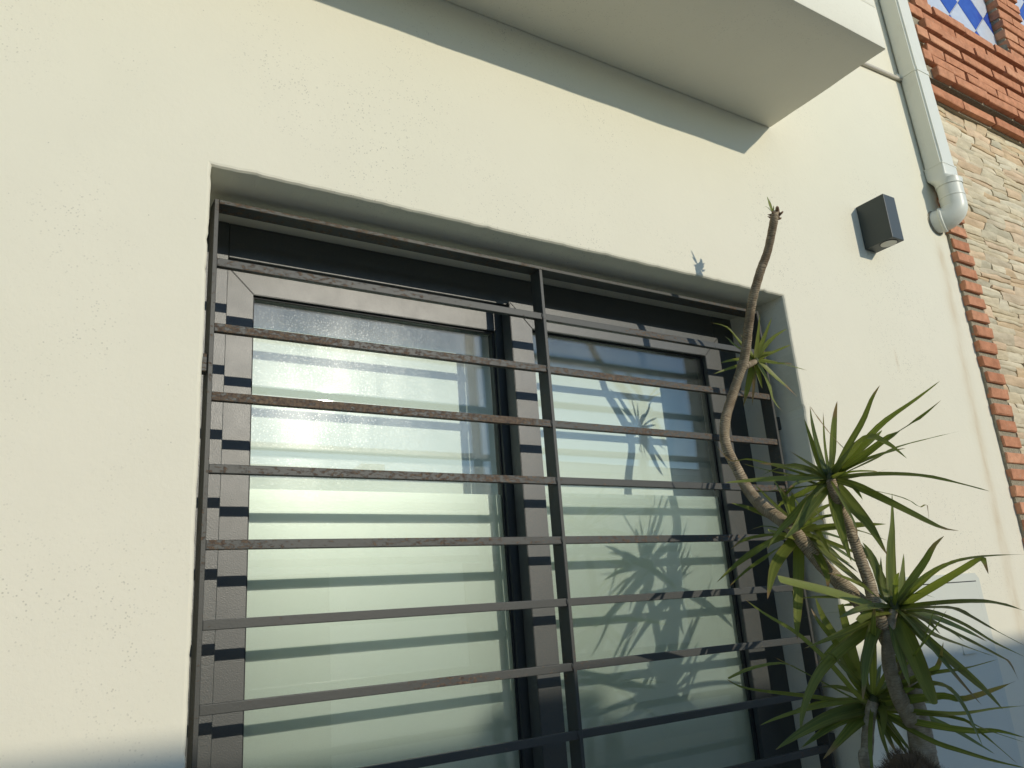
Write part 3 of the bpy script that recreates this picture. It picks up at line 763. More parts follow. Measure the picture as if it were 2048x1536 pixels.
def sash(x0, x1, z0, z1, w, y0, y1, glass_y, tilt):
    names = ['stile', 'stile', 'rail', 'rail']
    for nm, poly in zip(names, mitre(x0, x1, z0, z1, w, 0.0007)):
        bm = bmesh.new()
        prism_y(bm, poly, y0, y1)
        es = [e for e in bm.edges if abs(e.verts[0].co.y - y0) < 1e-6 and abs(e.verts[1].co.y - y0) < 1e-6]
        bmesh.ops.bevel(bm, geom=es, offset=0.0013, segments=2, affect='EDGES')
        obj(nm, bm, M['frame'], window)
    # inner core closes the mitre gaps, gasket lines the glass
    core = bmesh.new()
    for poly in mitre(x0 + 0.002, x1 - 0.002, z0 + 0.002, z1 - 0.002, w - 0.004, 0): prism_y(core, poly, y0 + 0.004, y1 - 0.002)
    obj('frame_core', core, M['gasket'], window)
    gk = bmesh.new()
    for poly in mitre(x0 + w - 0.001, x1 - w + 0.001, z0 + w - 0.001, z1 - w + 0.001, 0.0055, 0): prism_y(gk, poly, glass_y - 0.008, glass_y - 0.0015)
    obj('gasket', gk, M['gasket'], window)
    gx0, gx1, gz0, gz1 = x0 + w - 0.012, x1 - w + 0.012, z0 + w - 0.012, z1 - w + 0.012
    def sheet(name, za, zb, ya, yb, mat, xa=gx0, xb=gx1):
        o = obj(name, bbox(xa, xb, ya, yb, za, zb), mat, window)
        c = Vector(((gx0 + gx1) / 2, glass_y, 1.78))
        o.matrix_basis = Matrix.Translation(c) @ Matrix.Rotation(tilt[0], 4, 'X') @ Matrix.Rotation(tilt[1], 4, 'Z') @ Matrix.Translation(-c)
        return o
    sheet('pane', gz0, gz1, glass_y, glass_y + 0.005, M['glass'])
    f = sheet('privacy_film', gz0 + 0.002, 1.796, glass_y + 0.0100, glass_y + 0.0106, M['film'], gx0 + 0.001, gx1 - 0.001)
    return f
sash(0.354, 1.100, 0.988, 2.284, 0.060, 0.250, 0.290, 0.268, (GLASS_TILT, GLASS_YAW))
sash(1.056, 1.824, 0.988, 2.290, 0.066, 0.199, 0.240, 0.222, (0.0, 0.0))

bl = bmesh.new()
box(bl, 0.285, 1.895, 0.3545, 0.3565, 0.96, 2.330)
blind = empty('roller_blind', (1.09, 0.36, 0.96))
tag(blind, 'plain white blind hanging behind the window panes', 'blind')
obj('fabric', bl, M['blind'], blind)
tb = bmesh.new(); tube(tb, [(0.283, 0.372, 2.335), (1.897, 0.372, 2.335)], 0.016, 12)
obj('tube', tb, M['blind'], blind, True, 40)

# ---- iron grille in front of the window
grille = empty('security_grille', (1.09, 0.1, 0.95))
tag(grille, 'dark grey iron security grille with horizontal bars, rusting, across the window', 'grille')
GX0, GX1, GZ1 = 0.291, 1.888, 2.3445
UP = [(GX0, GX0 + 0.009), (1.0745, 1.0835), (GX1 - 0.009, GX1)]
for k, (a, b) in enumerate(UP):
    top = GZ1 if k != 1 else GZ1 - 0.0092
    obj('upright', bbox(a, b, 0.080, 0.121, 0.96, top, 0.0009), M['grille0'], grille)
obj('top_rail', bbox(GX0 + 0.0092, GX1 - 0.0092, 0.0803, 0.1207, GZ1 - 0.009, GZ1, 0.0009), M['grille1'], grille)
ztops = [2.2177 - 0.13705 * k for k in range(10)]
rusty = {0: 'grille1', 1: 'grille2', 2: 'grille2', 3: 'grille1', 4: 'grille1'}
for k, z in enumerate(ztops):
    for a, b in ((UP[0][1] + 0.0002, UP[1][0] - 0.0002), (UP[1][1] + 0.0002, UP[2][0] - 0.0002)):
        dz = rnd.uniform(-0.0006, 0.0006)
        o = obj('crossbar', bbox(a, b, 0.0832, 0.0965, z - 0.0172 + dz, z + dz, 0.0014, 2), M[rusty.get(k, 'grille0')], grille)
        # bead of weld at the left bar's end
        if a < 0.5:
            w = bmesh.new(); bmesh.ops.create_uvsphere(w, u_segments=8, v_segments=6, radius=0.0042)
            for v in w.verts: v.co = Vector((v.co.x * 0.6, v.co.y, v.co.z * 1.8)) + Vector((b - 0.0005, 0.0838, z - 0.0076))
            obj('weld', w, M['grille1'], o, True)
for z in (2.0005, 1.13):
    obj('bracket', bbox(XL - 0.02, GX0 + 0.002, 0.086, 0.112, z - 0.018, z + 0.017, 0.001), M['grille1'], grille)
    obj('bracket', bbox(GX1 - 0.002, XR + 0.02, 0.090, 0.118, z - 0.024, z + 0.014, 0.001), M['grille1'], grille)

# ---- wall lamp
lamp = empty('wall_lamp', (2.43, -0.002, 2.62))
tag(lamp, 'small dark grey box wall lamp on the cream wall beside the downpipe', 'lamp')
LX0, LX1, LZ0, LZ1, LY = 2.394, 2.460, 2.618, 2.780, -0.104
lb = bmesh.new(); box(lb, LX0, LX1, LY, -0.0006, LZ0, LZ1, 0.0022, 2)
# recess for the lens in the underside
obj('body', lb, M['lamp'], lamp)
def disc(name, cx_, cy_, z0, z1, r, mat, parent, n=28):
    bm = bmesh.new()
    a = [bm.verts.new((cx_ + r * math.cos(2 * math.pi * i / n), cy_ + r * math.sin(2 * math.pi * i / n), z0)) for i in range(n)]
    b = [bm.verts.new((cx_ + r * math.cos(2 * math.pi * i / n), cy_ + r * math.sin(2 * math.pi * i / n), z1)) for i in range(n)]
    bm.faces.new(a); bm.faces.new(b[::-1])
    for i in range(n):
        j = (i + 1) % n
        bm.faces.new((a[i], a[j], b[j], b[i]))
    return obj(name, bm, mat, parent, True, 40)
rim = disc('rim', (LX0 + LX1) / 2, LY + 0.036, LZ0 - 0.0012, LZ0 + 0.001, 0.0285, M['gasket'], lamp)
disc('lens', (LX0 + LX1) / 2, LY + 0.036, LZ0 - 0.0022, LZ0 - 0.0012, 0.026, M['lens'], rim)

# ---- downpipe: square pipe, clamp, adapter, round elbow into the wall
dp = empty('downpipe', (2.93, -0.04, 2.75))
tag(dp, 'white plastic downpipe with a round elbow turning into the wall', 'pipe')
def px(z): return 2.884 + (3.80 - z) * 0.039          # left edge, leaning slightly
PW, PYF, PYB = 0.094, -0.0755, -0.004
def leaning(z0, z1, grow, bev, seg=3):
    bm = bmesh.new()
    g = grow
    vs = []
    for z in (z0, z1):
        for x, y in ((px(z) - g, PYF - g), (px(z) + PW + g, PYF - g), (px(z) + PW + g, PYB + min(g, 0.002)), (px(z) - g, PYB + min(g, 0.002))):
            vs.append(bm.verts.new((x, y, z)))
    for q in ((0, 1, 2, 3), (7, 6, 5, 4), (0, 4, 5, 1), (1, 5, 6, 2), (2, 6, 7, 3), (3, 7, 4, 0)): bm.faces.new([vs[i] for i in q])
    es = [e for e in bm.edges if abs(e.verts[0].co.z - e.verts[1].co.z) > 0.005]
    bmesh.ops.bevel(bm, geom=es, offset=bev, segments=seg, affect='EDGES')
    return bm
obj('pipe', leaning(3.06, 6.1, 0.0, 0.007), M['pvc'], dp, True, 35)
cl = obj('clamp', leaning(3.478, 3.496, 0.0022, 0.007), M['pvc'], dp, True, 35)
sc = bmesh.new(); box(sc, px(3.487) - 0.022, px(3.487) - 0.001, -0.012, -0.0045, 3.479, 3.495, 0.002)
obj('lug', sc, M['pvc'], cl)
# adapter from square to round
def loft(rings, mat, name, parent):
    bm = bmesh.new()
    R = [[bm.verts.new(p) for p in r] for r in rings]
    n = len(R[0])
    for a, b in zip(R[:-1], R[1:]):
        for i in range(n):
            j = (i + 1) % n
            bm.faces.new((a[i], a[j], b[j], b[i]))
    bm.faces.new(R[0]); bm.faces.new(R[-1][::-1])
    return obj(name, bm, mat, parent, True, 50)
def superell(cx_, cy_, z, a, b, p, n=48):
    out = []
    for i in range(n):
        th = 2 * math.pi * i / n
        c, s = math.cos(th), math.sin(th)
        out.append((cx_ + a * math.copysign(abs(c) ** (2 / p), c), cy_ + b * math.copysign(abs(s) ** (2 / p), s), z))
    return out
pcx = px(3.03) + PW / 2
pcy = (PYF + PYB) / 2
EX, EY, ER = pcx - 0.022, -0.067, 0.0445
rings = [superell(pcx, pcy, 3.062, PW / 2 + 0.0035, 0.0385, 14), superell(pcx, pcy, 3.04, PW / 2 + 0.0035, 0.0385, 14),
         superell(pcx, pcy, 3.012, PW / 2 + 0.0035, 0.0385, 9), superell(EX, EY, 2.985, ER + 0.004, ER + 0.002, 2.6), superell(EX, EY, 2.974, ER + 0.003, ER + 0.003, 2.0), superell(EX, EY, 2.962, ER + 0.003, ER + 0.003, 2.0)]
loft(rings, M['pvc'], 'adapter', dp)
lip = loft([superell(pcx, pcy, 3.0625, PW / 2 + 0.005, 0.040, 14), superell(pcx, pcy, 3.0575, PW / 2 + 0.005, 0.040, 14)], M['pvc'], 'lip', dp)
ez = 2.876
pts = [(EX, EY, 2.970), (EX, EY, 2.93), (EX, EY, ez + 0.035)]
rad = 0.043
el = bmesh.new()
P = [Vector((EX, EY, 2.972)), Vector((EX, EY, 2.94)), Vector((EX, EY, 2.915))]
bc = Vector((EX, EY + rad, 2.880))
for i in range(0, 11):
    a = math.radians(90 * i / 10)
    P.append(bc + Vector((0, -math.cos(a) * rad, -math.sin(a) * rad)))
# the bend swings a little to the left before it enters the wall
for i in range(3, 14):
    P[i].x -= 0.022 * max(0.0, (i - 4) / 9) ** 1.3
end = P[-1]
P.append(end + Vector((-0.006, 0.022, -0.001)))
P.append(end + Vector((-0.012, 0.05, -0.002)))
tube(el, P, ER, 28)
obj('elbow', el, M['pvc'], dp, True, 50)
def ring_at(i, r0_, r1_, L):
    t_ = (P[i + 1] - P[i - 1]).normalized()
    bm = bmesh.new()
    tube(bm, [P[i] - t_ * L, P[i] - t_ * L * 0.6, P[i] + t_ * L * 0.6, P[i] + t_ * L], [r0_, r1_, r1_, r0_], 28)
    return bm
obj('collar', ring_at(13, ER + 0.001, ER + 0.0042, 0.006), M['pvc'], dp, True, 40)
obj('collar', ring_at(2, ER, ER + 0.0018, 0.004), M['pvc'], dp, True, 40)
# crumbly hole round the outlet
hb = bmesh.new()
hc = end + Vector((-0.012, 0, 0)); hc.y = -0.0005
n = 36
for i in range(n): pass
ri = [hb.verts.new((hc.x + 0.040 * math.cos(2 * math.pi * i / n), hc.y - 0.004, hc.z + 0.040 * math.sin(2 * math.pi * i / n))) for i in range(n)]
ro = [hb.verts.new((hc.x + (0.049 + 0.006 * noise.noise(Vector((i * 0.9, 1, 2)))) * math.cos(2 * math.pi * i / n), hc.y, hc.z - 0.004 + (0.050 + 0.007 * noise.noise(Vector((i * 0.8, 4, 2)))) * math.sin(2 * math.pi * i / n))) for i in range(n)]
for i in range(n):
    j = (i + 1) % n
    hb.faces.new((ri[i], ri[j], ro[j], ro[i]))
obj('mortar_collar', hb, M['mortar'], dp, True)

# ---- meter cabinet set in the wall
mc = empty('meter_cabinet', (2.4, -0.005, 0.65))
tag(mc, 'pale grey meter cabinet with rounded corners and a flat door in the wall', 'cabinet')
def round_rect(x0, x1, z0, z1, r, n=6):
    out = []
    for cx_, cz_, a0 in ((x1 - r, z1 - r, 0), (x0 + r, z1 - r, 90), (x0 + r, z0 + r, 180), (x1 - r, z0 + r, 270)):
        for i in range(n + 1):
            a = math.radians(a0 + 90 * i / n)
            out.append((cx_ + r * math.cos(a), cz_ + r * math.sin(a)))
    return out
cf = bmesh.new(); prism_y(cf, round_rect(2.10, 2.612, 0.72, 1.532, 0.016), -0.012, 0.01)
es = [e for e in cf.edges if all(v.co.y < -0.01 for v in e.verts)]
bmesh.ops.bevel(cf, geom=es, offset=0.005, segments=3, affect='EDGES')
cfo = obj('frame', cf, M['cabinet'], mc, True, 35)
gp = bmesh.new(); box(gp, 2.127, 2.5885, -0.0128, -0.0118, 0.745, 1.5085)
obj('gap', gp, M['cabinet_gap'], cfo)
cd = bmesh.new(); box(cd, 2.130, 2.5855, -0.0150, -0.0129, 0.748, 1.5055, 0.0012)
door = obj('door', cd, M['cabinet'], mc)
lt = bmesh.new(); box(lt, 2.425, 2.492, -0.0205, -0.0152, 1.300, 1.306, 0.001); box(lt, 2.428, 2.489, -0.0165, -0.0152, 1.3062, 1.325, 0.0005)
obj('latch', lt, M['cabinet'], door)

# ------------------------------------------------------------------ the neighbour's brick and stone front
nb = empty('brick_house', (4.2, 0.2, 0.0))
tag(nb, 'neighbouring house front in red brick, cream ledge stone and blue checked tiles', 'house')
nwall = bmesh.new(); box(nwall, 2.9665, 7.5, -0.001, 0.45, 0.0, 6.2)
nwo = obj('wall', nwall, M['stone_grout'], nb)

def brick_mesh(L, D, H, seed, jit=0.0022):
    r = random.Random(seed)
    bm = bmesh.new()
    box(bm, 0, L, -D, 0.0, 0, H, 0.0022, 1)
    for v in bm.verts:
        v.co += Vector((r.uniform(-jit, jit), r.uniform(-jit, jit) * 0.8, r.uniform(-jit, jit)))
    bmesh.ops.recalc_face_normals(bm, faces=bm.faces)
    me = bpy.data.meshes.new('brick')
    bm.to_mesh(me); bm.free()
    me.materials.append(M['brick'])
    return me
LONG = [brick_mesh(0.243, 0.072, 0.0425, s) for s in range(6)]
HEAD = [brick_mesh(0.117, 0.040, 0.0385, s + 20, 0.002) for s in range(6)]
HALF = [brick_mesh(0.124, 0.072, 0.0425, s + 40) for s in range(4)]
def brick(me, x, yfront, z, parent, depth):
    o = bpy.data.objects.new('brick', me)
    link(o, parent)
    o.location = (x, yfront + depth, z)
    o.rotation_euler = (rnd.uniform(-0.01, 0.01), rnd.uniform(-0.004, 0.004), rnd.uniform(-0.01, 0.01))
    return o
# quoin column of header bricks
q_bm = bmesh.new(); box(q_bm, 2.968, 3.086, -0.0105, -0.0015, 0.9, 3.43)
quoin = obj('quoin', q_bm, M['mortar'], nb)
zq = 3.2527 - 0.0
z = 3.399
k = 0
while z > 0.95:
    brick(HEAD[rnd.randrange(6)], 2.967 + rnd.uniform(-0.003, 0.003), -0.0215 + rnd.uniform(-0.0035, 0.0035), z, quoin, 0.040)
    z -= 0.0599 + rnd.uniform(-0.0012, 0.0012)
    k += 1
# corbelled brick band under the tile panel
band_bm = bmesh.new()
rows = [(3.436, 0.050), (3.514, 0.078), (3.573, 0.074), (3.632, 0.062), (3.692, 0.073), (3.751, 0.079), (3.811, 0.064), (3.870, 0.070)]
for zz, pr in rows: box(band_bm, 2.998, 5.6, -(pr - 0.026), -0.0015, zz - 0.007, zz + 0.0525)
band = obj('brick_band', band_bm, M['mortar'], nb)
starts = [3.030, 2.945, 3.062, 2.936, 3.082, 2.940, 3.100, 2.930]
for (zz, pr), x0 in zip(rows, starts):
    x = x0
    while x < 5.0:
        xa = x + 0.006
        if xa > 2.99:
            brick(LONG[rnd.randrange(6)], xa, -pr + rnd.uniform(-0.004, 0.004), zz + rnd.uniform(-0.0015, 0.0015), band, 0.072)
        elif xa > 2.87:
            brick(HALF[rnd.randrange(4)], xa + 0.119, -pr + rnd.uniform(-0.003, 0.003), zz, band, 0.072)
        x += 0.258
# filler headers at the left end of the band, beside the pipe
for (zz, pr), x0 in zip(rows, starts):
    if x0 > 3.0 and x0 - 3.0 < 0.12:
        bm = bmesh.new(); box(bm, 2.999, x0 - 0.004, -pr, -0.003, zz, zz + 0.049, 0.002)
        obj('brick', bm, M['brick'], band)
# jamb left of the tile panel and pillar to its right
pil = bmesh.new()
for x0_, x1_ in ((2.999, 3.196), (3.905, 4.160), (4.95, 5.2)): box(pil, x0_ + 0.004, x1_ - 0.004, -0.044, -0.0015, 3.925, 6.0)
pillar = obj('pillar', pil, M['mortar'], nb)
row = 0
zz = 3.928
while zz < 5.2:
    pr = 0.055 + (0.004 if row % 2 else 0.0)
    brick(LONG[rnd.randrange(6)], 2.947 if row % 2 else 2.953, -pr, zz, pillar, 0.072)
    if row % 2: brick(LONG[rnd.randrange(6)], 3.908, -pr, zz, pillar, 0.072)
    else:
        brick(HALF[rnd.randrange(4)], 3.904, -pr, zz, pillar, 0.072); brick(HALF[rnd.randrange(4)], 4.036, -pr, zz, pillar, 0.072)
    zz += 0.0595; row += 1
# tile panel: glazed squares set on the diagonal, cut at the edges
def clip(poly, x0, x1, z0, z1):
    for axis, lim, keep in ((0, x0, 1), (0, x1, -1), (1, z0, 1), (1, z1, -1)):
        out = []
        for i in range(len(poly)):
            a, b = poly[i], poly[(i + 1) % len(poly)]
            ia, ib = (a[axis] - lim) * keep >= 0, (b[axis] - lim) * keep >= 0
            if ia: out.append(a)
            if ia != ib:
                t_ = (lim - a[axis]) / (b[axis] - a[axis])
                out.append((a[0] + (b[0] - a[0]) * t_, a[1] + (b[1] - a[1]) * t_))
        poly = out
        if len(poly) < 3: return None
    return poly
tp = bmesh.new(); box(tp, 3.197, 3.904, -0.003, -0.0012, 3.926, 6.0); box(tp, 4.161, 4.949, -0.003, -0.0012, 3.926, 6.0)
panel = obj('tile_panel', tp, M['pale_edge'], nb)
hh = 0.1145
VX, VZ = 3.4858, 4.040
def tiles(x0, x1, z0, z1):
    for i in range(-14, 18):
        for j in range(-3, 12):
            if (i + j) % 2 == 0: continue
            cx_, cz_ = VX + i * hh, VZ + j * hh
            if not (x0 - hh < cx_ < x1 + hh and z0 - hh < cz_ < z1 + hh): continue
            g = hh - 0.0028
            poly = clip([(cx_ - g, cz_), (cx_, cz_ - g), (cx_ + g, cz_), (cx_, cz_ + g)], x0 + 0.002, x1 - 0.002, z0 + 0.002, z1)
            if not poly: continue
            bm = bmesh.new()
            y = -0.0085 + rnd.uniform(-0.0008, 0.0008)
            try:
                prism_y(bm, poly, y, -0.0028)
            except ValueError:
                bm.free(); continue
            es = [e for e in bm.edges if all(v.co.y < y + 1e-5 for v in e.verts)]
            bmesh.ops.bevel(bm, geom=es, offset=0.0012, segments=1, affect='EDGES')
            obj('tile', bm, M['tile_white'] if j % 2 == 0 else M['tile_blue'], panel)
tiles(3.197, 3.904, 3.928, 4.75)
tiles(4.161, 4.62, 3.928, 4.75)
# ledge stones: thin, ragged, uneven pieces in rough courses
clad_bm = bmesh.new(); box(clad_bm, 3.0865, 7.4, -0.004, -0.0012, 0.9, 3.433)
clad = obj('stone_cladding', clad_bm, M['stone_grout'], nb)
def zc(k, z_, x):
    """wavy bed line k at height z_"""
    return z_ + 0.0065 * noise.noise(Vector((x * 9.0, k * 3.7, 0.5))) + 0.0035 * noise.noise(Vector((x * 31.0, k * 5.1, 8.5)))
def stone(xa, xb, sa, sb, fz0, fz1, y, seed):
    """one ragged ledge stone between two bed lines; sa, sb slant the ends"""
    r = random.Random(seed)
    bm = bmesh.new()
    nT = max(3, int((xb - xa) / 0.025))
    g = 0.0005
    bot, top = [], []
    for i in range(nT + 1):
        t_ = i / nT
        xl = xa + (xb - xa) * t_
        k_ = sa * (1 - t_) + sb * t_
        x_b, x_t = xl - k_ * 0.5, xl + k_ * 0.5
        x_b = max(x_b, 3.088); x_t = max(x_t, 3.088)
        bot.append((x_b + (g if i == 0 else -g if i == nT else 0), fz0(x_b) + g))
        top.append((x_t + (g if i == 0 else -g if i == nT else 0), fz1(x_t) - g))
    n_ = nT + 1
    tx_, tz_ = r.uniform(-0.035, 0.035), r.uniform(-0.16, 0.10)
    cxm = (xa + xb) / 2
    zm = (bot[n_ // 2][1] + top[n_ // 2][1]) / 2
    def yy(x, z_): return y + (x - cxm) * tx_ + (z_ - zm) * tz_ + 0.0022 * noise.noise(Vector((x * 26, z_ * 40, seed * 0.37)))
    rows_ = []
    for f_, dep in ((0.0, -0.003), (0.0, None), (0.14, 0), (0.5, -0.0014), (0.86, 0), (1.0, None), (1.0, -0.003)):
        row_ = []
        for i in range(n_):
            (xb_, zb_), (xt_, zt_) = bot[i], top[i]
            x = xb_ + (xt_ - xb_) * f_; z_ = zb_ + (zt_ - zb_) * f_
            if dep is None: Y_ = yy(x, z_) + 0.0016
            elif dep == -0.003: Y_ = -0.003
            else:
                Y_ = yy(x, z_) + dep
            if dep != -0.003 and i in (0, n_ - 1): Y_ += 0.0010
            row_.append(bm.verts.new((x, min(Y_, -0.0032), z_)))
        rows_.append(row_)
    for A, B_ in zip(rows_[:-1], rows_[1:]):
        for i in range(n_ - 1): bm.faces.new((A[i], A[i + 1], B_[i + 1], B_[i]))
    for e in (0, n_ - 1): bm.faces.new([q[e] for q in rows_])
    return obj('stone', bm, M['stone'], clad, True, 42)
seed = 0
z = 3.430
nst = 0
k = 0
while z > 1.72:
    h_ = rnd.choice((0.022, 0.028, 0.034, 0.040, 0.044))
    # the wall is only in view to the left of this line
    xmax = 3.10 + max(0.06, (z - 1.85) * 0.56) + 0.10
    x = 3.088 - rnd.uniform(0.0, 0.06)
    sl = 0.0
    top_f = (lambda X_, k=k, z=z: zc(k, z, X_)) if k else (lambda X_: 3.4335)
    bot_f = lambda X_, k=k, z=z, h_=h_: zc(k + 1, z - h_, X_)
    while x < xmax and nst < 300:
        L = rnd.uniform(0.07, 0.24)
        sr = rnd.uniform(-0.030, 0.030)
        xa, xb = max(3.088, x), x + L
        if xb - xa < 0.03: xb = xa + 0.04
        if rnd.random() < 0.35 and h_ > 0.03:
            q = rnd.uniform(0.35, 0.65); ph = rnd.uniform(0, 9)
            mid_f = lambda X_, q=q, ph=ph, a_=bot_f, b_=top_f: a_(X_) + (b_(X_) - a_(X_)) * (q + 0.16 * noise.noise(Vector((X_ * 14, ph, 1))))
            stone(xa, xb, sl * (1 - q), sr * (1 - q), mid_f, top_f, -rnd.uniform(0.009, 0.015), seed); seed += 1
            stone(xa, xb, sl * q, sr * q, bot_f, mid_f, -rnd.uniform(0.009, 0.015), seed); seed += 1
            nst += 2
        else:
            stone(xa, xb, sl, sr, bot_f, top_f, -rnd.uniform(0.009, 0.016), seed); seed += 1
            nst += 1
        x = xb; sl = sr
    z -= h_
    k += 1
# beyond the singled-out stones the same courses go on as one mass
mass = bmesh.new()
z = 3.432
r2 = random.Random(5)
while z > 0.95:
    h_ = r2.choice((0.024, 0.030, 0.036))
    x = 3.10 + max(0.06, (z - 1.85) * 0.56) + 0.30 if z > 1.72 else 3.088
    while x < 4.9:
        L = r2.uniform(0.08, 0.22)
        box(mass, x, x + L - 0.003, -r2.uniform(0.009, 0.015), -0.0038, z - h_ + 0.0015, z - 0.001)
        x += L
    z -= h_
mo = obj('stone_courses', mass, M['stone'], clad)
mo['kind'] = 'stuff'

# ------------------------------------------------------------------ the house across the street (throws the shade, shows in the glass)
op = empty('opposite_house', (2.0, -9.0, 0.0))
tag(op, 'low flat-roofed house across the street, mirrored faintly in the panes', 'house')
ob = bmesh.new(); box(ob, -14, 18, -12, -6.0, 0.0, 3.20)
obj('wall', ob, M['opp'], op)
rf = bmesh.new(); box(rf, -14.1, 18.1, -12.1, -5.95, 3.2005, 3.34)
for v in rf.verts:
    if v.co.z > 3.3: v.co.z = 3.325 - 0.010 * (v.co.x - 2.3)
roof = obj('roof', rf, M['opp'], op)
ch = bmesh.new(); box(ch, 3.25, 3.53, -6.35, -6.05, 3.25, 3.43, 0.006); 
obj('chimney', ch, M['opp_brick'], roof)
for x0_, w_, z0_, z1_ in ((-1.2, 1.1, 1.0, 2.3), (1.9, 0.95, 0.13, 2.25), (4.4, 1.2, 1.0, 2.3), (7.6, 1.2, 1.0, 2.3)):
    wb = bmesh.new(); box(wb, x0_, x0_ + w_, -6.02, -5.985, z0_, z1_, 0.006)
    obj('door' if z0_ < 0.5 else 'shutter', wb, M['opp_door'], op)

# ------------------------------------------------------------------ the dragon tree
tree = empty('dragon_tree', (1.66, -0.30, 0.12))
tag(tree, 'leggy dragon tree with bare canes and spiky leaf rosettes before the window', 'plant')
def stem(name, data, n, sides=14, seed=0, mat='bark'):
    P_, R_ = spline([p for p, r in data], [r for p, r in data], n)
    r = random.Random(seed)
    bm = bmesh.new()
    uvl = bm.loops.layers.uv.new('UVMap')
    R2 = [q * (1 + 0.05 * noise.noise(Vector((i * 0.35, seed, 0))) + ((0.03 if i % 2 else -0.02) if mat == 'bark' else 0.0)) for i, q in enumerate(R_)]
    L = [0.0]
    for i in range(1, len(P_)): L.append(L[-1] + (P_[i] - P_[i - 1]).length)
    rings = []
    t0 = (P_[1] - P_[0]).normalized()
    u = t0.cross(Vector((0.3, 1, 0.1))).normalized()
    for i, p in enumerate(P_):
        t_ = (P_[min(i + 1, len(P_) - 1)] - P_[max(i - 1, 0)]).normalized()
        u = (u - t_ * u.dot(t_)).normalized(); v = t_.cross(u)
        rings.append([bm.verts.new(p + (u * math.cos(2 * math.pi * k / sides) + v * math.sin(2 * math.pi * k / sides)) * R2[i] * (1 + 0.06 * noise.noise(Vector((k * 1.1, i * 0.2, seed))))) for k in range(sides)])
    for i in range(len(rings) - 1):
        for k in range(sides):
            j = (k + 1) % sides
            f_ = bm.faces.new((rings[i][k], rings[i][j], rings[i + 1][j], rings[i + 1][k]))
            for lp, (a, b) in zip(f_.loops, ((k, i), (k + 1, i), (k + 1, i + 1), (k, i + 1))):
                lp[uvl].uv = (a / sides, L[b])
    bm.faces.new(rings[0]); bm.faces.new(rings[-1][::-1])
    return obj(name, bm, M[mat], tree, True, 60)
stem('cane', STEMS['cane'], 110, 14, seed=1)
stem('cane', STEMS['branch'], 44, 14, seed=2)
stem('cane', STEMS['twig'], 8, 10, seed=3)
stem('trunk', STEMS['trunk'], 30, 14, seed=4, mat='bark_old')
base = [((1.688, -0.302, 0.95), 0.031), ((1.68, -0.31, 0.7), 0.034), ((1.672, -0.315, 0.44), 0.038)]
stem('trunk', STEMS['main'] + base, 80, 16, seed=5, mat='bark_old')
stem('trunk', STEMS['low'] + [((1.57, -0.27, 0.95), 0.015), ((1.60, -0.29, 0.7), 0.017), ((1.625, -0.30, 0.44), 0.02)], 60, 12, seed=6, mat='bark_old')

CAMP = Vector((0, -1.4, 1.5))
def leaf(parent, pts, w, g, d, seed):
    r = random.Random(seed)
    L = sum((Vector(pts[i + 1]) - Vector(pts[i])).length for i in range(len(pts) - 1))
    n = max(7, min(16, int(L / 0.02)))
    P_, _ = spline(pts, None, n)
    bm = bmesh.new()
    uvl = bm.loops.layers.uv.new('UVMap')
    cl_ = bm.loops.layers.float_color.new('tone')
    face_n = Vector((-0.45, -0.75, 0.55)) + Vector((r.uniform(-0.3, 0.3), r.uniform(-0.3, 0.3), r.uniform(-0.35, 0.35)))
    tw = r.uniform(-0.35, 0.35)
    rows_ = []
    prev = None
    blunt = (g >= 0.9 and d == 0.0)
    for i, p in enumerate(P_):
        s = i / n
        t_ = (P_[min(i + 1, n)] - P_[max(i - 1, 0)]).normalized()
        side = t_.cross(face_n)
        if side.length < 0.15: side = t_.cross(Vector((0.2, -0.4, 0.9)))
        side.normalize()
        side = Matrix.Rotation(tw * (s - 0.3), 3, t_) @ side
        if prev is not None and side.dot(prev) < 0: side = -side
        prev = side
        nn = side.cross(t_).normalized()
        if nn.dot(face_n) < 0: nn = -nn
        prof = min(1.0, 0.55 + 1.6 * s) * (1.0 if s < 0.35 else max(0.02, 1 - ((s - 0.35) / 0.65) ** 1.7))
        if blunt: prof = min(1.0, 0.6 + 1.2 * s) * (1.0 if s < 0.6 else 1 - 0.35 * ((s - 0.6) / 0.4))
        hw = 0.5 * w * prof
        keel = hw * 0.30 * (1 - 0.5 * s)
        wave = 0.0012 * noise.noise(Vector((s * 9, seed, 0)))
        rows_.append((bm.verts.new(p + side * hw + nn * wave), bm.verts.new(p - nn * keel), bm.verts.new(p - side * hw - nn * wave)))
    for i in range(n):
        for a, b in ((0, 1), (1, 2)):
            f_ = bm.faces.new((rows_[i][a], rows_[i][b], rows_[i + 1][b], rows_[i + 1][a]))
            for lp, (u_, v_) in zip(f_.loops, ((a / 2, i / n), (b / 2, i / n), (b / 2, (i + 1) / n), (a / 2, (i + 1) / n))):
                lp[uvl].uv = (u_, v_)
                lp[cl_] = (g, d, 0, 1)
    return obj('leaf', bm, M['leaf'], parent, True)
seed = 100
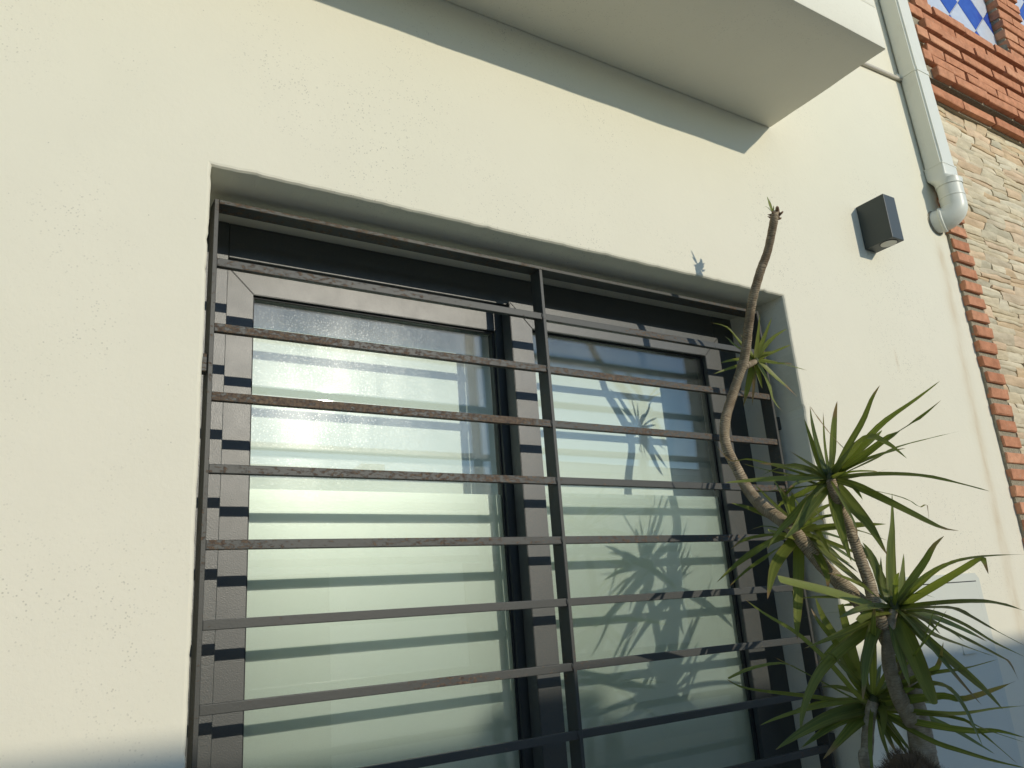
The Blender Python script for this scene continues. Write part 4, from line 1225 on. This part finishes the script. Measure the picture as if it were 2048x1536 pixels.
for h, data in LEAVES.items():
    hp = Vector(HEADS[h])
    rr = {'H1': 0.006, 'H2': 0.008}.get(h, 0.0125)
    bm = bmesh.new()
    bmesh.ops.create_uvsphere(bm, u_segments=14, v_segments=10, radius=1.0)
    uvl = bm.loops.layers.uv.new('UVMap')
    for v in bm.verts:
        q = v.co.copy()
        k_ = 1 + 0.22 * noise.noise(q * 3 + Vector((seed, 0, 0)))
        v.co = hp + Vector((q.x * rr, q.y * rr, q.z * rr * 1.35)) * k_
    crown = obj('crown', bm, M['leaf_base'], tree, True)
    for pts, w, g, d in data:
        P_ = [Vector(p) for p in pts]
        # leaves grow out of the crown itself
        if h != 'H1' and (P_[0] - hp).length < 0.12: P_ = [hp + (P_[0] - hp) * 0.15] + P_
        leaf(crown, P_, w * (1.25 if h == 'H2' else 1.08), g, d, seed)
        seed += 1
# younger and older leaves between the big ones fill the rosettes out
r4 = random.Random(23)
crowns = [o for o in tree.children if o.name.startswith('crown')]
for h, cr, n_, L_ in (('H3', crowns[2], 15, 0.25), ('H4', crowns[3], 14, 0.22), ('H5', crowns[4], 14, 0.26), ('H6', crowns[5], 14, 0.25), ('H2', crowns[1], 6, 0.13)):
    hp = Vector(HEADS[h])
    for q in range(n_):
        th = 2 * math.pi * (q * 0.381966 + r4.uniform(-0.04, 0.04))
        el = math.radians(r4.uniform(-35, 65))
        dr = Vector((math.cos(th) * math.cos(el), math.sin(th) * math.cos(el), math.sin(el)))
        ln = L_ * r4.uniform(0.6, 1.05)
        droop = r4.uniform(0.02, 0.34)
        pts = [hp + dr * ln * f_ - Vector((0, 0, droop * ln * f_ * f_)) + Vector((r4.uniform(-1, 1), r4.uniform(-1, 1), 0)) * 0.006 * f_ for f_ in (0.02, 0.3, 0.6, 0.85, 1.0)]
        lim_ = max(p.y for p in pts)
        if lim_ > -0.03 and h != 'H2':
            # swing leaves that would touch the wall or the bars back to the street side
            pts = [Vector((p.x, hp.y - abs(p.y - hp.y) * 0.7, p.z)) for p in pts]
        if h == 'H2':
            pts = [Vector((p.x, min(p.y, 0.05), p.z)) for p in pts]
        leaf(cr, pts, r4.uniform(0.010, 0.018) * (0.7 if h == 'H2' else 1.0), r4.uniform(0.05, 0.75) if h != 'H2' else 0.9, r4.choice((0.1, 0.2, 0.3, 0.6, 0.9)), seed)
        seed += 1
# dead bud and scars at the top of the tall cane
bd = bmesh.new()
T0 = Vector(STEMS['cane'][0][0])
tube(bd, [T0 + Vector((0.004, 0, -0.012)), T0 + Vector((0.009, 0, 0.006)), T0 + Vector((0.011, 0, 0.017)), T0 + Vector((0.011, 0, 0.022))], [0.0062, 0.006, 0.0045, 0.001], 9)
obj('bud', bd, M['husk'], tree, True)
for i in range(9):
    a = i * 2.4
    b0 = T0 + Vector((math.cos(a) * 0.008, math.sin(a) * 0.008, -0.016 + 0.0022 * i))
    sb = bmesh.new()
    tube(sb, [b0, b0 + Vector((math.cos(a) * 0.008, math.sin(a) * 0.008, 0.002)), b0 + Vector((math.cos(a) * 0.014, math.sin(a) * 0.014, 0.006))], [0.004, 0.0028, 0.0004], 6)
    obj('leaf_scar', sb, M['husk'], tree, True)
# shaggy clump of dead fibre where the trunk thickens
fc = Vector(TUFT)
ft = bmesh.new()
bmesh.ops.create_icosphere(ft, subdivisions=3, radius=0.064)
for v in ft.verts:
    v.co = fc + Vector((v.co.x * 1.08, v.co.y, v.co.z * 0.85)) * (1 + 0.45 * noise.noise(v.co * 22 + Vector((3.1, 0, 0))))
r3 = random.Random(11)
for i in range(6000):
    th, ph = r3.uniform(0, 2 * math.pi), math.acos(r3.uniform(-0.3, 1))
    dr = Vector((math.sin(ph) * math.cos(th), math.sin(ph) * math.sin(th), math.cos(ph)))
    p0 = fc + Vector((dr.x * 1.08, dr.y, dr.z * 0.85)) * (0.064 * (1 + 0.45 * noise.noise(Vector((dr.x, dr.y, dr.z)) * 0.064 * 22 + Vector((3.1, 0, 0)))))
    ln = r3.uniform(0.004, 0.013)
    bend = Vector((r3.uniform(-1, 1), r3.uniform(-1, 1), r3.uniform(-0.8, 0.6)))
    p1 = p0 + (dr + bend * 0.5).normalized() * ln
    p2 = p1 + (dr + bend * 1.1).normalized() * ln * 0.8
    sd = dr.cross(bend).normalized() * 0.00035
    a, b, c, d_, e_ = [ft.verts.new(q) for q in (p0 - sd, p0 + sd, p1 + sd * 0.7, p1 - sd * 0.7, p2)]
    ft.faces.new((a, b, c, d_)); ft.faces.new((d_, c, e_))
obj('fibre_tuft', ft, M['fibre'], tree, True)

pot = empty('plant_pot', (1.65, -0.30, 0.12))
tag(pot, 'round terracotta pot on the pavement holding the dragon tree', 'pot')
prof = [(0.001, 0.121), (0.14, 0.121), (0.19, 0.50), (0.205, 0.50), (0.205, 0.55), (0.185, 0.55), (0.178, 0.46)]
pb = bmesh.new()
N = 32
rings = [[pb.verts.new((1.65 + r_ * math.cos(2 * math.pi * i / N), -0.30 + r_ * math.sin(2 * math.pi * i / N), z_)) for i in range(N)] for r_, z_ in prof]
for a, b in zip(rings[:-1], rings[1:]):
    for i in range(N):
        j = (i + 1) % N
        pb.faces.new((a[i], a[j], b[j], b[i]))
obj('vessel', pb, M['terracotta'], pot, True, 40)
disc('soil', 1.65, -0.30, 0.44, 0.475, 0.177, M['soil'], pot)
